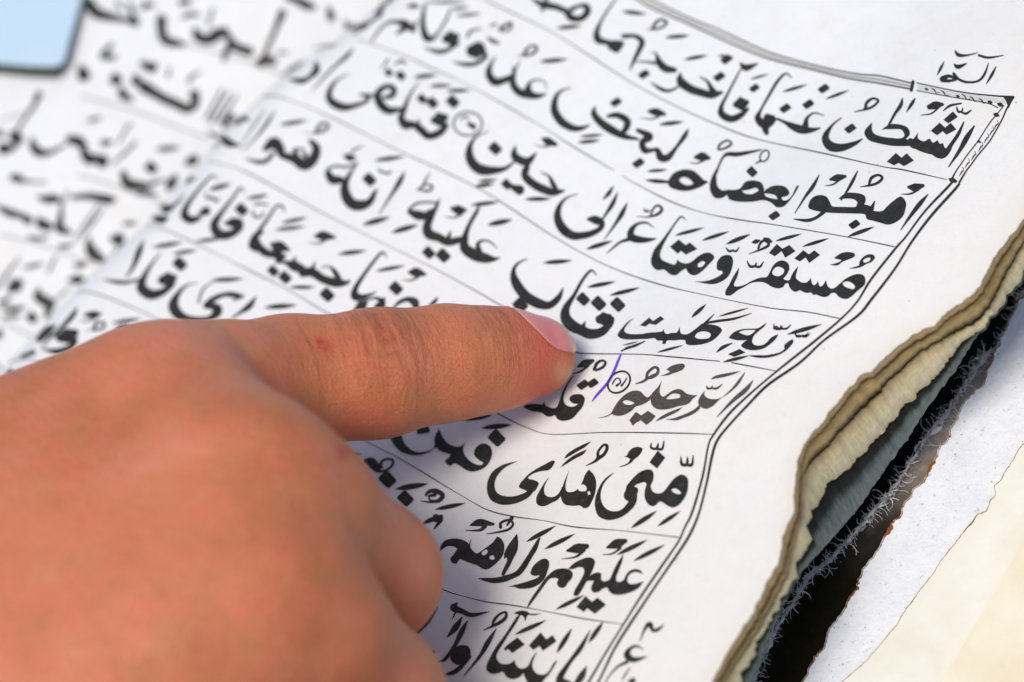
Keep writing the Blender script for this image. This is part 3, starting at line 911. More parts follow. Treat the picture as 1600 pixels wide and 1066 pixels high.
s 575 712 4 630 685 14 655 660 22 655 620 16 690 575 14 712 578 20 712 605 20 690 640 20 655 662 24
T 800 800 4
f 742 96 912 0 30
f 908 86 1058 0 26
W
f 88 182 278 94 28
f 203 228 398 144 28
s 345 245 12 410 230 56 472 215 26
s 450 240 24 400 282 12 310 296 3
s 595 225 12 655 202 56 712 182 24
s 680 228 14 630 262 10 568 270 3
f 655 264 850 183 28
f 758 302 960 212 28
p 697 266 690 310 667 370 652 410 656 434 675 439 700 425 714 395 740 368 775 359 805 367 820 393 785 378 755 381 730 400 722 430 735 450 765 452 800 443 824 437 800 470 770 492 720 511 665 521 625 513 602 487 592 462 570 476 548 499 515 506 498 490 502 465 522 440 530 420 562 383 552 418 562 438 590 434 612 422 640 360 667 310
s 500 415 18 470 425 16 455 445 6
s 500 412 18 530 405 30
T 625 733 3.2
p 843 500 870 474 905 454 945 443 972 454 974 480 957 522 932 567 907 612 886 637 868 632 876 605 903 560 922 520 918 497 895 492 865 502
p 928 562 960 529 995 518 1007 530 1007 553 1020 563 1040 568 1047 590 1010 602 985 617 963 614 958 590 972 560 955 560
T 800 800 4
f 273 606 455 528 26
T 625 733 3.2
p 632 705 650 660 690 600 720 558 745 529 770 509 800 499 842 501 864 521 860 547 842 567 825 592 800 594 786 575 793 550 778 546 750 550 727 577 702 612 662 667
T 800 800 4
T 1200 0 4
W
s 1168 315 6 1190 345 22 1240 348 12 1312 332 4
s 1318 348 14 1380 362 14 1475 348 4
s 1103 385 4 1080 430 16 1058 472 4
s 1165 405 10 1190 420 26 1245 398 5
s 1380 395 4 1352 470 14 1310 510 12 1240 515 14 1190 495 16 1160 460 16 1172 490 16 1130 478 20 1088 498 30 1130 508 18 1175 500 14
s 1427 418 5 1400 470 16 1365 528 4
"""
INK_LEFT = """
T 0 0 4
W
s 560 20 50 600 80 56 700 110 40 780 125 28 850 140 44
s 810 30 24 840 125 24
W
s 1010 120 50 1010 180 44 1030 248 46 1100 272 40 1170 280 10
W
s 1220 190 30 1240 230 50 1300 250 50 1360 215 60 1410 195 40
s 1420 220 30 1470 290 44 1560 325 46
s 1420 320 20 1400 380 20
s 1430 300 40 1400 350 20
W
s 510 430 40 525 475 64
s 700 280 20 640 350 26 710 360 30
s 720 470 30 725 500 64
s 850 480 30 855 510 56
s 760 560 30 770 595 44 820 625 24
s 900 545 60 960 580 50 1030 620 46 1100 650 46 1170 680 46 1220 650 40 1215 590 50
s 890 400 30 950 425 50 970 400 20
s 1180 510 20 1210 470 14 1260 450 6
s 1050 480 14 1060 430 14
W
s 1390 560 12 1290 740 16
s 1430 580 12 1320 770 16
s 1480 600 12 1370 760 16
s 1400 790 30 1450 730 40
s 1310 830 16 1370 860 20
W
s 245 590 34 200 680 16 130 780 16 100 850 16
s 80 850 50 120 870 50
s 20 930 60 60 930 40 110 900 20
W
s 205 860 10 205 905 36 240 950 46 310 955 26 420 900 8
s 435 870 40 500 890 56
s 540 900 14 525 950 40 560 995 56 600 990 40 640 1010 66
s 850 890 12 780 960 14 700 1030 8
s 740 900 8 800 790 12 830 780 6
s 650 895 36 700 890 14
f 540 755 640 740 26
f 970 930 1130 930 36
W
s 770 1080 30 790 1140 50 850 1160 50 930 1155 26 1030 1120 10
d 945 1050 80
s 1170 1020 30 1210 1000 50 1230 980 20
s 1100 1100 20 1070 1150 50 1050 1190 20
W
s -10 830 40 10 850 20
T 0 266 4
W
s -10 230 20 60 268 40 130 285 30 180 315 44
s 240 170 14 290 182 40 350 180 40 380 195 14
s 60 45 10 100 50 44 170 70 16 290 78 8
W
s 240 300 20 260 335 54 310 355 40
s 390 190 10 380 290 26 375 365 46 440 390 20
s 400 200 6 420 130 12
s 450 170 20 560 165 34 680 185 46 720 180 16
s 620 215 8 540 330 12 460 450 6
s 650 235 8 580 330 12 500 440 6
f 760 332 860 336 30
s 560 420 10 560 480 46 590 530 60 640 560 36
s 700 430 30 740 435 70
s 740 500 20 700 540 20
W
s 120 550 8 50 640 14 -20 740 14
s 60 750 30 100 720 70 130 700 30
s 0 830 20 60 800 20
f 140 610 285 585 26
s 245 740 12 240 790 50 310 830 50 340 810 14
s 330 830 30 300 880 36 290 925 16
s 440 730 8 360 800 10
d 200 922 74
s 430 690 16 480 685 50 520 680 24
s 20 860 20 90 870 30 160 855 8
s 30 920 20 110 915 20
s 0 1010 30 -10 1040 30
T 0 430 5.333
W
s -20 760 20 5 775 20
s -10 470 20 5 480 12

T 400 0 4
W
s 165 80 40 120 190 24 60 330 22 35 400 30
s 20 400 40 60 375 50 110 385 40
W
s 190 -20 30 260 5 40 320 35 46 370 50 20
W
s 455 50 20 470 110 44
W
s 140 330 16 200 330 10
T 0 0 4
W
s 730 20 20 760 60 16
s 880 60 16 920 30 30 960 40 16
W
s 1130 20 30 1180 10 30
W
s 290 20 16 340 10 10
W
s 1140 110 16 1200 90 24 1250 100 10
W
s 1330 60 14 1300 160 14
T 0 266 4
W
s 860 150 20 930 140 26 980 160 10
W
s 380 480 24 450 470 14
s 350 540 12 300 640 12
W
s 470 600 20 520 590 30
W
s 180 420 16 250 430 20 300 410 10
"""

# ---------------------------------------------------------------- THE BOOK
book = empty("open_book", "worn open book with large black Arabic script on cream paper and stained crumbling page edges", "book")

# right page: rows run along the spine, columns from the outer edge to the gutter
E0 = np.array([(1760, 60), (1700, 160), (1650, 250), (1600, 341), (1550, 406), (1525, 456), (1505, 471), (1475, 491), (1462, 506), (1437, 518), (1417, 531), (1395, 547),
               (1362, 580), (1345, 587), (1325, 610), (1295, 645), (1277, 670), (1256, 692), (1247, 717), (1242, 757), (1240, 797), (1225, 837),
               (1215, 882), (1200, 907), (1175, 960), (1150, 1000), (1130, 1030), (1113, 1066), (1075, 1130), (1020, 1230)], float)
def resample(P, step):
    P = np.asarray(P, float); s = np.concatenate([[0], np.cumsum(np.hypot(*np.diff(P, axis=0).T))])
    t = np.arange(0, s[-1], step); return np.stack([np.interp(t, s, P[:, 0]), np.interp(t, s, P[:, 1])], 1)
e0 = resample(E0, 4.0)
e0 += np.stack([vnoise(e0[:, 0], e0[:, 1], 0.09), vnoise(e0[:, 0] + 50, e0[:, 1], 0.09)], 1) * 4 + np.stack([vnoise(e0[:, 0], e0[:, 1], 0.3), vnoise(e0[:, 0] + 50, e0[:, 1], 0.3)], 1) * 2.0
e0w = on_height(e0[:, 0], e0[:, 1], z_right)
NC = 260
tt = np.linspace(0, 1, NC) ** 1.0
far = np.stack([xr(e0w[:, 1] * 1.0) - 0.62, e0w[:, 1]], 1)
# spread the rows at the gutter so that the whole visible spine is covered
yl = np.linspace(e0w[0, 1] + 3.0, e0w[-1, 1] - 2.5, len(e0w)); far[:, 1] = yl; far[:, 0] = xr(yl) - 0.62
GX = e0w[:, 0][:, None] * (1 - tt) + far[:, 0][:, None] * tt
GY = e0w[:, 1][:, None] * (1 - tt) + far[:, 1][:, None] * tt
GZ = z_right(GX, GY)
GV = np.stack([GX, GY, GZ], 2)
dist_edge = np.hypot(GX - e0w[:, 0][:, None], GY - e0w[:, 1][:, None])
rim = np.clip(1 - dist_edge / 1.3, 0, 1) ** 2
rp_o = mesh_obj("page", GV.reshape(-1, 3), grid_faces(len(e0w), NC), paper, book, attrs={"rim": rim.ravel(), "margin_light": np.clip(1.3 - dist_edge / 3.2, 0, 1).ravel()})
rp_o['label'] = "right page in focus under the pointing finger"

# left page
gy = np.linspace(-9, 14, 160); gx = np.linspace(0, 1, 200) ** 1.2
LX = (xr(gy) - 0.55)[:, None] - gx[None] * 14.0
LY = np.repeat(gy[:, None], 200, 1)
LZ = z_left(LX, LY)
lp_o = mesh_obj("page", np.stack([LX, LY, LZ], 2).reshape(-1, 3), grid_faces(160, 200), paper, book, attrs={"rim": np.zeros(LX.size), "margin_light": np.zeros(LX.size)})
lp_o['label'] = "left page beyond the fold, out of focus"

# printed words
for wd, tagname in parse(INK_RIGHT):
    o_ = wd.build("pen_mark" if tagname == 'pen' else "printed_word", pen.m if tagname == 'pen' else inkworn.m if tagname == 'worn' else ink.m, rp_o, z_both)
    if tagname == 'pen': o_['label'] = "violet pen stroke beside the verse circle"
for wd, tagname in parse(INK_LEFT, 1.35):
    wd.build("printed_word", ink.m, lp_o, z_left)

# ruled lines between the rows
RULES = [
    [(757, 0), (800, 20), (865, 52), (925, 90), (1000, 137), (1075, 175), (1150, 207), (1200, 222), (1287, 240), (1375, 260), (1412, 266), (1480, 281)],
    [(560, 62), (580, 69), (625, 85), (675, 107), (725, 130), (800, 171), (850, 200), (900, 232), (960, 267)],
    [(972, 275), (1000, 291), (1050, 316), (1100, 333), (1150, 343), (1200, 350), (1250, 358), (1325, 371), (1398, 386)],
    [(411, 150), (437, 152), (475, 165), (525, 187), (575, 212), (625, 237), (687, 265), (750, 296), (800, 327), (875, 376), (950, 416), (1025, 443), (1100, 461), (1200, 481), (1262, 488), (1312, 498)],
    [(325, 252), (362, 261), (400, 277), (500, 331), (600, 381), (700, 431), (800, 488), (860, 530), (899, 550), (925, 553), (1000, 554), (1050, 558), (1125, 565)],
    [(1143, 567), (1175, 573), (1212, 580)],
    [(228, 352), (250, 356), (300, 378), (350, 403), (400, 428), (450, 453), (507, 487), (600, 540), (700, 600), (770, 642), (800, 658), (825, 669), (862, 679), (950, 676), (1050, 677), (1114, 679)],
    [(120, 457), (140, 457), (175, 468), (250, 501), (350, 560), (480, 640), (584, 696), (625, 717), (675, 747), (725, 777), (762, 797), (800, 807), (850, 814), (900, 824), (975, 830), (1061, 840)],
    [(15, 565), (40, 561), (70, 570), (92, 580), (200, 640), (400, 770), (600, 880), (691, 921), (725, 932), (762, 941), (800, 946), (850, 955), (912, 967), (975, 976)],
]
for R in RULES:
    k = Ink(); k.stroke([(x, y, 1.55 + 0.5 * math.sin(x * 0.05)) for x, y in R], step=3, caps=False)
    k.build("ruled_line", ink.m, rp_o, z_both, base=0.0045)
for R in ([(0, 188), (60, 170)], [(125, 150), (200, 170), (280, 200), (328, 218)], [(120, 275), (150, 281), (280, 325)], [(0, 366), (70, 385), (150, 416)], [(0, 502), (55, 528)], [(260, 65), (330, 80), (420, 108), (470, 140)]):
    k = Ink(); k.stroke([(x, y, 2.0) for x, y in R], step=3, caps=False)
    k.build("ruled_line", inkgrey.m, lp_o, z_left, base=0.0045)

# page border
BI = [(1489, 284), (1480, 294), (1445, 331), (1415, 371), (1400, 388), (1362, 436), (1340, 471), (1315, 498), (1275, 532), (1237, 562), (1200, 592), (1162, 625), (1137, 650), (1115, 680), (1107, 697), (1098, 745), (1082, 800),
      (1070, 825), (1060, 847), (1032, 888), (1000, 935), (975, 975), (947, 1020), (920, 1066), (890, 1115)]
BO = [(1499, 288), (1490, 299), (1455, 338), (1425, 378), (1398, 421), (1362, 468), (1340, 494), (1288, 532), (1250, 567), (1200, 602), (1170, 632), (1142, 662), (1122, 687), (1113, 712), (1105, 752), (1093, 800),
      (1080, 832), (1065, 857), (1032, 905), (1003, 948), (985, 975), (960, 1015), (935, 1066), (905, 1115)]
bd = Ink()
wj = lambda i, w: w + 0.45 * math.sin(i * 1.7) 
bd.stroke([(x, y, wj(i, 3.4)) for i, (x, y) in enumerate(BI)]); bd.stroke([(x, y, wj(i + 3, 4.0)) for i, (x, y) in enumerate(BO)])
TU = [(990, -22), (1020, 0), (1075, 27), (1125, 47), (1200, 81), (1280, 104), (1340, 116), (1375, 119), (1427, 131)]
TL = [(985, -8), (1015, 12), (1075, 38), (1145, 70), (1200, 92), (1275, 111), (1325, 123), (1375, 131), (1424, 140)]
g = Ink(); mid = [((a[0] + b[0]) / 2, (a[1] + b[1]) / 2, 9.5) for a, b in zip(TU, TL)]
g.stroke(mid, caps=False); g.stroke([(1434, 136, 9), (1500, 148, 9), (1545, 156, 8), (1572, 159, 8)], caps=False); g.build("border_band", bandgrey.m, rp_o, z_both, base=0.003)
bd.stroke([(x, y, 2.0) for x, y in TU]); bd.stroke([(x, y, 2.2) for x, y in TL])
bd.stroke([((a[0] + b[0]) / 2, (a[1] + b[1]) / 2 + .5, 1.0) for a, b in zip(TU, TL)])
bd.stroke([(1427, 128, 5), (1424, 142, 5)])
bd.stroke([(1432, 130, 1.6), (1500, 144, 1.8), (1550, 150, 2.2), (1584, 152, 3)]); bd.stroke([(1432, 142, 1.4), (1487, 152, 1.5), (1540, 161, 1.6), (1560, 169, 1.6)])
bd.stroke([(1584, 152, 3), (1573, 171, 2.4), (1566, 187, 2.2), (1555, 207, 2.2), (1545, 223, 2.2), (1529, 242, 2.2), (1518, 257, 2.2), (1509, 269, 2.4), (1499, 286, 3.2)]); bd.stroke([(1569, 165, 1.6), (1558, 179, 1.6), (1550, 188, 1.8), (1541, 201, 1.6), (1529, 220, 1.8), (1512, 242, 1.8), (1503, 255, 1.8), (1494, 268, 2.0), (1487, 281, 3)])
bd.poly([(1566, 150), (1585, 152), (1576, 170), (1572, 158)])
bd.poly([(1482, 279), (1490, 278), (1496, 283), (1494, 287), (1484, 284)])
for (x, y, r) in [(1448, 140, 3), (1497, 151, 3), (1547, 160, 4), (1563, 164, 5), (1557, 180, 5), (1530, 222, 3)]:
    bd.stroke([(x - r, y - r * .3, 1.2), (x, y, r * 1.4), (x + r, y + r * .4, 1.0)])
for (x, y) in [(1460, 142), (1475, 146), (1508, 152), (1520, 155), (1534, 158)]:
    bd.stroke([(x - 5, y - 4, .8), (x, y - 1, 2.2), (x + 3, y + 4, 1.2), (x + 8, y + 3, .8)])
for (x, y) in [(1556, 196), (1549, 206), (1541, 217), (1532, 230), (1521, 244), (1511, 256), (1502, 269)]:
    bd.stroke([(x - 3, y + 7, .8), (x + 1, y, 2.0), (x + 4, y - 3, 1.2), (x + 2, y - 8, .8)])
bd.build("page_border", ink.m, rp_o, z_both)

# ---------------------------------------------------------------- fore-edge of the page block
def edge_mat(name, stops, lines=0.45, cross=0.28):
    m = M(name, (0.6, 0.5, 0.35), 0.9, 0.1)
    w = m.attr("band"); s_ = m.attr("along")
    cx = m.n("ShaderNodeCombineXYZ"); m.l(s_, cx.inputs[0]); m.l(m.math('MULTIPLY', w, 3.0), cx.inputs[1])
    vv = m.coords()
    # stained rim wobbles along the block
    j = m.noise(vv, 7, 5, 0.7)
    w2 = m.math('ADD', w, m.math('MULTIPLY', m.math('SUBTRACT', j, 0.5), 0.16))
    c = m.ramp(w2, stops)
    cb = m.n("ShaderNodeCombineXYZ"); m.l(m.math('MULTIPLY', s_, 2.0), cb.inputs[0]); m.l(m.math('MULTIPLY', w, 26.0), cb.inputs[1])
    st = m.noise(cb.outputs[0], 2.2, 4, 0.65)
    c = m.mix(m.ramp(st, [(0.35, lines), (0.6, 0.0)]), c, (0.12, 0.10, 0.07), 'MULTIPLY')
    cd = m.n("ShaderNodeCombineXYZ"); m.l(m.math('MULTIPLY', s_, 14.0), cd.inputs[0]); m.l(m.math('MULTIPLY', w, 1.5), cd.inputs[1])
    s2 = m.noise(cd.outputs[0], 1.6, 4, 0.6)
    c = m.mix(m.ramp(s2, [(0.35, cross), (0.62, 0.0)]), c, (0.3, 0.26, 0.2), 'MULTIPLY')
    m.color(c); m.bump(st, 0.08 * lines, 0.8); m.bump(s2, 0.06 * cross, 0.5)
    return m.m
E1 = [(1760, 70), (1700, 172), (1650, 262), (1605, 350), (1560, 415), (1535, 462), (1515, 480), (1482, 500), (1450, 528), (1425, 540), (1412, 550), (1375, 585), (1350, 597), (1325, 625), (1295, 664), (1275, 685), (1260, 697), (1255, 717), (1252, 757), (1251, 797), (1238, 840), (1225, 890), (1208, 925), (1180, 980), (1140, 1040), (1126, 1066), (1085, 1135), (1030, 1235)]
E2 = [(1760, 95), (1705, 195), (1660, 282), (1610, 368), (1575, 430), (1550, 480), (1530, 505), (1500, 520), (1475, 532), (1460, 542), (1430, 560), (1415, 577), (1385, 602), (1370, 624), (1345, 645), (1330, 662), (1312, 680), (1297, 700), (1272, 722), (1260, 740), (1257, 757), (1255, 800), (1242, 850), (1232, 900), (1212, 940), (1186, 990), (1146, 1048), (1134, 1066), (1092, 1138), (1036, 1238)]
E3 = [(1770, 130), (1725, 230), (1680, 310), (1635, 385), (1590, 440), (1565, 480), (1545, 505), (1507, 532), (1490, 552), (1477, 567), (1465, 585), (1450, 597), (1430, 620), (1412, 634), (1400, 652), (1390, 667), (1375, 682), (1360, 697), (1345, 712), (1328, 730), (1312, 744), (1292, 752), (1285, 767), (1287, 778), (1272, 798), (1264, 825), (1270, 840), (1262, 862), (1248, 878), (1242, 905), (1220, 940), (1205, 972), (1175, 1020), (1160, 1066), (1110, 1150), (1060, 1245)]
E4 = [(1800, 140), (1750, 230), (1700, 300), (1650, 360), (1600, 411), (1577, 441), (1557, 481), (1537, 506), (1522, 532), (1495, 577), (1465, 617), (1445, 645), (1420, 685), (1385, 732), (1342, 795), (1310, 832), (1275, 870), (1248, 900), (1228, 940), (1208, 985), (1190, 1030), (1172, 1075), (1125, 1160), (1075, 1250)]
def edge_line(E, jag=0.0):
    E = np.asarray(E, float); E = resample(E, 3.0)
    E[:, 0] += jag * (vnoise(E[:, 0], E[:, 1], 0.08) + 0.7 * vnoise(E[:, 0], E[:, 1], 0.3))
    o = np.argsort(E[:, 1]); return E[o, 1], E[o, 0]
def drop_to(P, E, extra=0.0):
    ys, xs = edge_line(*E) if isinstance(E, tuple) else edge_line(E)
    out = P.copy(); done = np.zeros(len(P), bool)
    for dz in np.arange(0.0, 3.4, 0.01):
        q = P.copy(); q[:, 2] -= dz
        x, y = project(q); inside = (x >= np.interp(y, ys, xs)) & ~done
        out[inside, 2] = P[inside, 2] - dz; done |= inside
    out[~done, 2] = P[~done, 2] - 3.0
    return out
al = np.concatenate([[0], np.cumsum(np.linalg.norm(np.diff(e0w, axis=0), axis=1))])
tan = np.gradient(e0w, axis=0); tan[:, 2] = 0; tan /= np.linalg.norm(tan, axis=1)[:, None]
outn = np.stack([-tan[:, 1], tan[:, 0], np.zeros(len(tan))], 1)
if (outn @ np.array([1, -0.4, 0])).mean() < 0: outn = -outn
p1 = drop_to(e0w, (E1, 1.0)); p2 = drop_to(e0w, (E2, 2.0)); p3 = drop_to(e0w, (E3, 13.0)); p4 = drop_to(e0w, (E4, 1.0))
def smooth1(a, n):
    k = np.ones(n) / n; return np.convolve(np.pad(a, n // 2, mode='edge'), k, 'valid')[:len(a)]
for p in (p1, p2, p4): p[:, 2] = smooth1(p[:, 2], 5)
p2[:, 2] = np.minimum(p2[:, 2], p1[:, 2] - 0.02); p3[:, 2] = np.minimum(p3[:, 2], p2[:, 2] - 0.02); p4[:, 2] = np.minimum(p4[:, 2], p3[:, 2] - 0.05)
def band(name, A, B, mat, off0, off1, label, nseg=14, bulge=0.03):
    rows = []
    for i in range(nseg + 1):
        t = i / nseg
        Q = A * (1 - t) + B * t
        rag = 0.009 * vnoise(al, np.full_like(al, i * 0.35), 2.2) + 0.006 * vnoise(al, np.full_like(al, i * 7.7), 5.0)
        if 0 < i < nseg: Q = Q + outn * rag[:, None]
        Q = Q + outn * (off0 * (1 - t) + off1 * t + bulge * math.sin(math.pi * t))
        rows.append(Q)
    rows = [rows[0] - outn * 0.3 - Zv * 0.3] + rows + [rows[-1] - outn * 0.3 - Zv * 0.05]         # returns under the leaves above and below
    V = np.stack(rows, 0); nr = len(rows)
    bw = np.repeat(np.concatenate([[0], np.linspace(0, 1, nseg + 1), [1]])[:, None], len(al), 1)
    o = mesh_obj(name, V.reshape(-1, 3), grid_faces(nr, len(al)), mat, book, attrs={"band": bw.ravel(), "along": np.tile(al, nr)})
    o['label'] = label
    return o
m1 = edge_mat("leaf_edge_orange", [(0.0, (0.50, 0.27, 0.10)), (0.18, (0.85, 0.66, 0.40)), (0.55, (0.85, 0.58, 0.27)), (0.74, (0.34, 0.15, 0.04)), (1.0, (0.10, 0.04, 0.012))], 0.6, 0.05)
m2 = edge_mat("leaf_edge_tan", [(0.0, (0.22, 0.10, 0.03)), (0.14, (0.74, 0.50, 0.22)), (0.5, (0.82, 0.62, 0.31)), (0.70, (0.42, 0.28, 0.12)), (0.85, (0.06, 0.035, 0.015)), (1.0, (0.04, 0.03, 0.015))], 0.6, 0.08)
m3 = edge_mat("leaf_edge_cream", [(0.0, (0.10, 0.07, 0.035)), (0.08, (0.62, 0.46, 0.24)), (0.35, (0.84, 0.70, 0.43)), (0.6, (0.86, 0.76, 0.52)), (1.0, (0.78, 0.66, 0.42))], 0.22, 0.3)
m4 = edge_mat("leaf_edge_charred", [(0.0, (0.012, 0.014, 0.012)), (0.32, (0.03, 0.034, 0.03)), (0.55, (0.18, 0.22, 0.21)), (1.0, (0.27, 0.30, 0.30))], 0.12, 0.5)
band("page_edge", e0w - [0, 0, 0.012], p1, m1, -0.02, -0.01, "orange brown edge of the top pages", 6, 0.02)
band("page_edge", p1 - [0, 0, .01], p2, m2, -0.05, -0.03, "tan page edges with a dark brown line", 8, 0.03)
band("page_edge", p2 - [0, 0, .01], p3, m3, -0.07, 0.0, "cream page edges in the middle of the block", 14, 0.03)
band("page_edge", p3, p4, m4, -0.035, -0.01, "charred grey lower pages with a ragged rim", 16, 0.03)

# ---------------------------------------------------------------- cover board and torn endpapers at the right
def ragged(P, jag):
    return P + np.stack([vnoise(P[:, 0], P[:, 1], 0.06), vnoise(P[:, 0] + 40, P[:, 1] + 9, 0.06)], 1) * jag + np.stack([vnoise(P[:, 0], P[:, 1], 0.22), vnoise(P[:, 0] + 40, P[:, 1] + 9, 0.22)], 1) * jag * 0.6
def flat_sheet(name, px, z, thick, mat, label, jag=0.0, parent=book, fine=3.0, tilt=None, rimmask=None):
    P = resample(np.vstack([px, px[:1]]), fine)
    P = ragged(P, jag)
    T3 = on_plane(P[:, 0], P[:, 1], z)
    Bt = T3.copy(); Bt[:, 2] -= thick
    T3[:, 2] += 0.0
    n = len(P)
    V = np.vstack([T3, Bt]); F = [tuple(range(n)), tuple(range(2 * n - 1, n - 1, -1))] + [(i, n + i, n + (i + 1) % n, (i + 1) % n) for i in range(n)]
    o = mesh_obj(name, V, F, mat, parent, smooth=False)
    if label: o['label'] = label
    return o
cover = M("cover_shade_black", (0.008, 0.008, 0.010), 0.85, 0.1)  # shade of the gap beside the page block, put in as near-black
flat_sheet("cover_board", np.array([(1150, 1500), (2300, 1500), (2300, -60), (1790, 60), (1500, 400), (1300, 640), (1000, 1000), (900, 1250)], float), -1.95, 0.25, cover.m, "board of the back cover below the pages, painted black as the shaded gap")
G1 = np.array([(1760, 330), (1680, 400), (1600, 458), (1562, 540), (1535, 560), (1505, 605), (1480, 650), (1453, 675), (1432, 710), (1414, 740), (1397, 765), (1375, 790), (1345, 822), (1325, 845), (1302, 870), (1262, 905), (1245, 935), (1225, 965), (1205, 995), (1190, 1030), (1175, 1066), (1140, 1130), (1090, 1220)], float)
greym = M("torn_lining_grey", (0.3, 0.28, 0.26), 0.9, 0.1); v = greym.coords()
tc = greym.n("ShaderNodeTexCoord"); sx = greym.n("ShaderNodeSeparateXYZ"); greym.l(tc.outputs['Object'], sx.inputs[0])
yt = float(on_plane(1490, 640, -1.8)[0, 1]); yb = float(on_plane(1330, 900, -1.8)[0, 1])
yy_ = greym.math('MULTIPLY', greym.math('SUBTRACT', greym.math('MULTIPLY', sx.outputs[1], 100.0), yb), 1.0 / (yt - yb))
lining_shade = greym.ramp(greym.math('ADD', yy_, greym.math('MULTIPLY', greym.math('SUBTRACT', greym.noise(v, 0.8, 4), 0.5), 0.6)), [(0.0, (0.012, 0.010, 0.004)), (0.25, (0.03, 0.026, 0.022)), (0.55, (0.24, 0.20, 0.17)), (1.0, (0.40, 0.35, 0.31))])  # fades to black at the lower end: shade painted into the lining
greym.color(greym.mix(greym.ramp(greym.noise(v, 6, 5), [(0.4, 0.3), (0.65, 0.0)]), lining_shade, (0.1, 0.08, 0.07), 'MULTIPLY')); greym.bump(greym.noise(v, 8, 5), 0.03, 0.6)
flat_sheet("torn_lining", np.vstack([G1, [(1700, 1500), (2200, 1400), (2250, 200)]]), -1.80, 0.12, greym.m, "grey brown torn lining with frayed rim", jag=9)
G2 = np.array([(1720, 330), (1650, 440), (1590, 470), (1562, 532), (1547, 565), (1532, 600), (1517, 617), (1502, 640), (1495, 657), (1482, 680), (1472, 697), (1460, 722), (1442, 750), (1425, 770), (1407, 800), (1380, 842), (1355, 882), (1340, 912), (1320, 950), (1297, 985), (1275, 1020), (1250, 1066), (1200, 1150), (1150, 1240)], float)
endm = M("endpaper_white", (0.80, 0.81, 0.84), 0.75, 0.2); v = endm.coords()
c = endm.ramp(endm.noise(v, 2.0, 6, 0.65), [(0.35, (0.77, 0.78, 0.81)), (0.6, (0.86, 0.86, 0.86))])
c = endm.mix(endm.ramp(endm.noise(v, 6.5, 6, 0.78), [(0.60, 0.0), (0.66, 0.8)]), c, (0.42, 0.41, 0.42))
c = endm.mix(endm.ramp(endm.noise(endm.coords((1, 1, 1), (0, 0, 1)), 9.0, 5, 0.75, 0.5), [(0.635, 0.0), (0.67, 0.9)]), c, (0.22, 0.12, 0.07))
endm.color(c); endm.bump(endm.noise(v, 6, 6, 0.7), 0.05, 0.8)
flat_sheet("endpaper", np.vstack([G2, [(1700, 1500), (2200, 1400), (2250, 200)]]), -1.66, 0.12, endm.m, "white flaking endpaper with rust specks", jag=8)
G3 = np.array([(1760, 430), (1690, 560), (1600, 690), (1590, 702), (1570, 737), (1560, 752), (1552, 760), (1556, 772), (1548, 782), (1540, 800), (1528, 802), (1502, 835), (1475, 870), (1450, 905), (1420, 945), (1395, 982), (1375, 1007), (1350, 1035), (1312, 1066), (1250, 1130), (1170, 1230)], float)
creamm = M("cream_board_paper", (0.84, 0.80, 0.70), 0.8, 0.2); v = creamm.coords()
creamm.color(creamm.ramp(creamm.noise(v, 1.0, 4), [(0.3, (0.78, 0.73, 0.60)), (0.7, (0.86, 0.83, 0.75))])); creamm.bump(creamm.noise(v, 5, 5), 0.02, 0.5)
flat_sheet("cover_paper", np.vstack([G3, [(1700, 1500), (2200, 1400), (2250, 300)]]), -1.58, 0.07, creamm.m, "smooth cream paper over the board", jag=3)
G4 = np.array([(1800, 560), (1700, 720), (1600, 845), (1575, 887), (1550, 935), (1527, 970), (1500, 1017), (1472, 1066), (1410, 1180), (1350, 1300)], float)
cream2 = M("yellowed_cream_paper", (0.82, 0.74, 0.55), 0.8, 0.2); v = cream2.coords()
cream2.color(cream2.ramp(cream2.noise(v, 1.2, 4), [(0.3, (0.76, 0.66, 0.46)), (0.7, (0.84, 0.78, 0.62))])); cream2.bump(cream2.noise(v, 5, 5), 0.02, 0.5)
flat_sheet("cover_paper", np.vstack([G4, [(1700, 1500), (2200, 1400), (2250, 300)]]), -1.52, 0.04, cream2.m, "yellowed outer cream paper", jag=2)
# rust torn rim along the endpaper
rustm = M("rust_stain", (0.24, 0.085, 0.025), 0.85, 0.1)
def rim_stroke(P, z, w, mat, name, seed, jag, off):
    P = ragged(resample(np.asarray(P, float), 2.5), jag) + off; r = np.random.default_rng(seed)
    V = []; F = []
    wn = w * np.clip(0.12 + 2.0 * (vnoise(P[:, 0] + seed, P[:, 1], 0.03)) ** 3 * 8 + 0.8 * vnoise(P[:, 0], P[:, 1] + seed, 0.2) ** 2 * 2, 0.10, 1.6)
    T = np.gradient(P, axis=0); T /= np.hypot(T[:, 0], T[:, 1])[:, None]; N = np.stack([-T[:, 1], T[:, 0]], 1)
    A = on_plane(*(P + N * wn[:, None] / 2).T, z); B = on_plane(*(P - N * wn[:, None] / 2).T, z); n = len(P)
    A2 = A - [0, 0, .03]; B2 = B - [0, 0, .03]
    V = np.vstack([A, B, A2, B2])
    for i in range(n - 1): F += [(i, i + 1, n + i + 1, n + i), (2 * n + i, 2 * n + i + 1, i + 1, i), (n + i, n + i + 1, 3 * n + i + 1, 3 * n + i)]
    return mesh_obj(name, V, F, mat, book, smooth=False)
rim_stroke(G2[:-1], -1.652, 7.0, rustm.m, "rust_rim", 3, 8, [1.2, .4])
rim_stroke(G3[:-1], -1.572, 3.5, rustm.m, "rust_rim", 11, 3, [.6, .2])

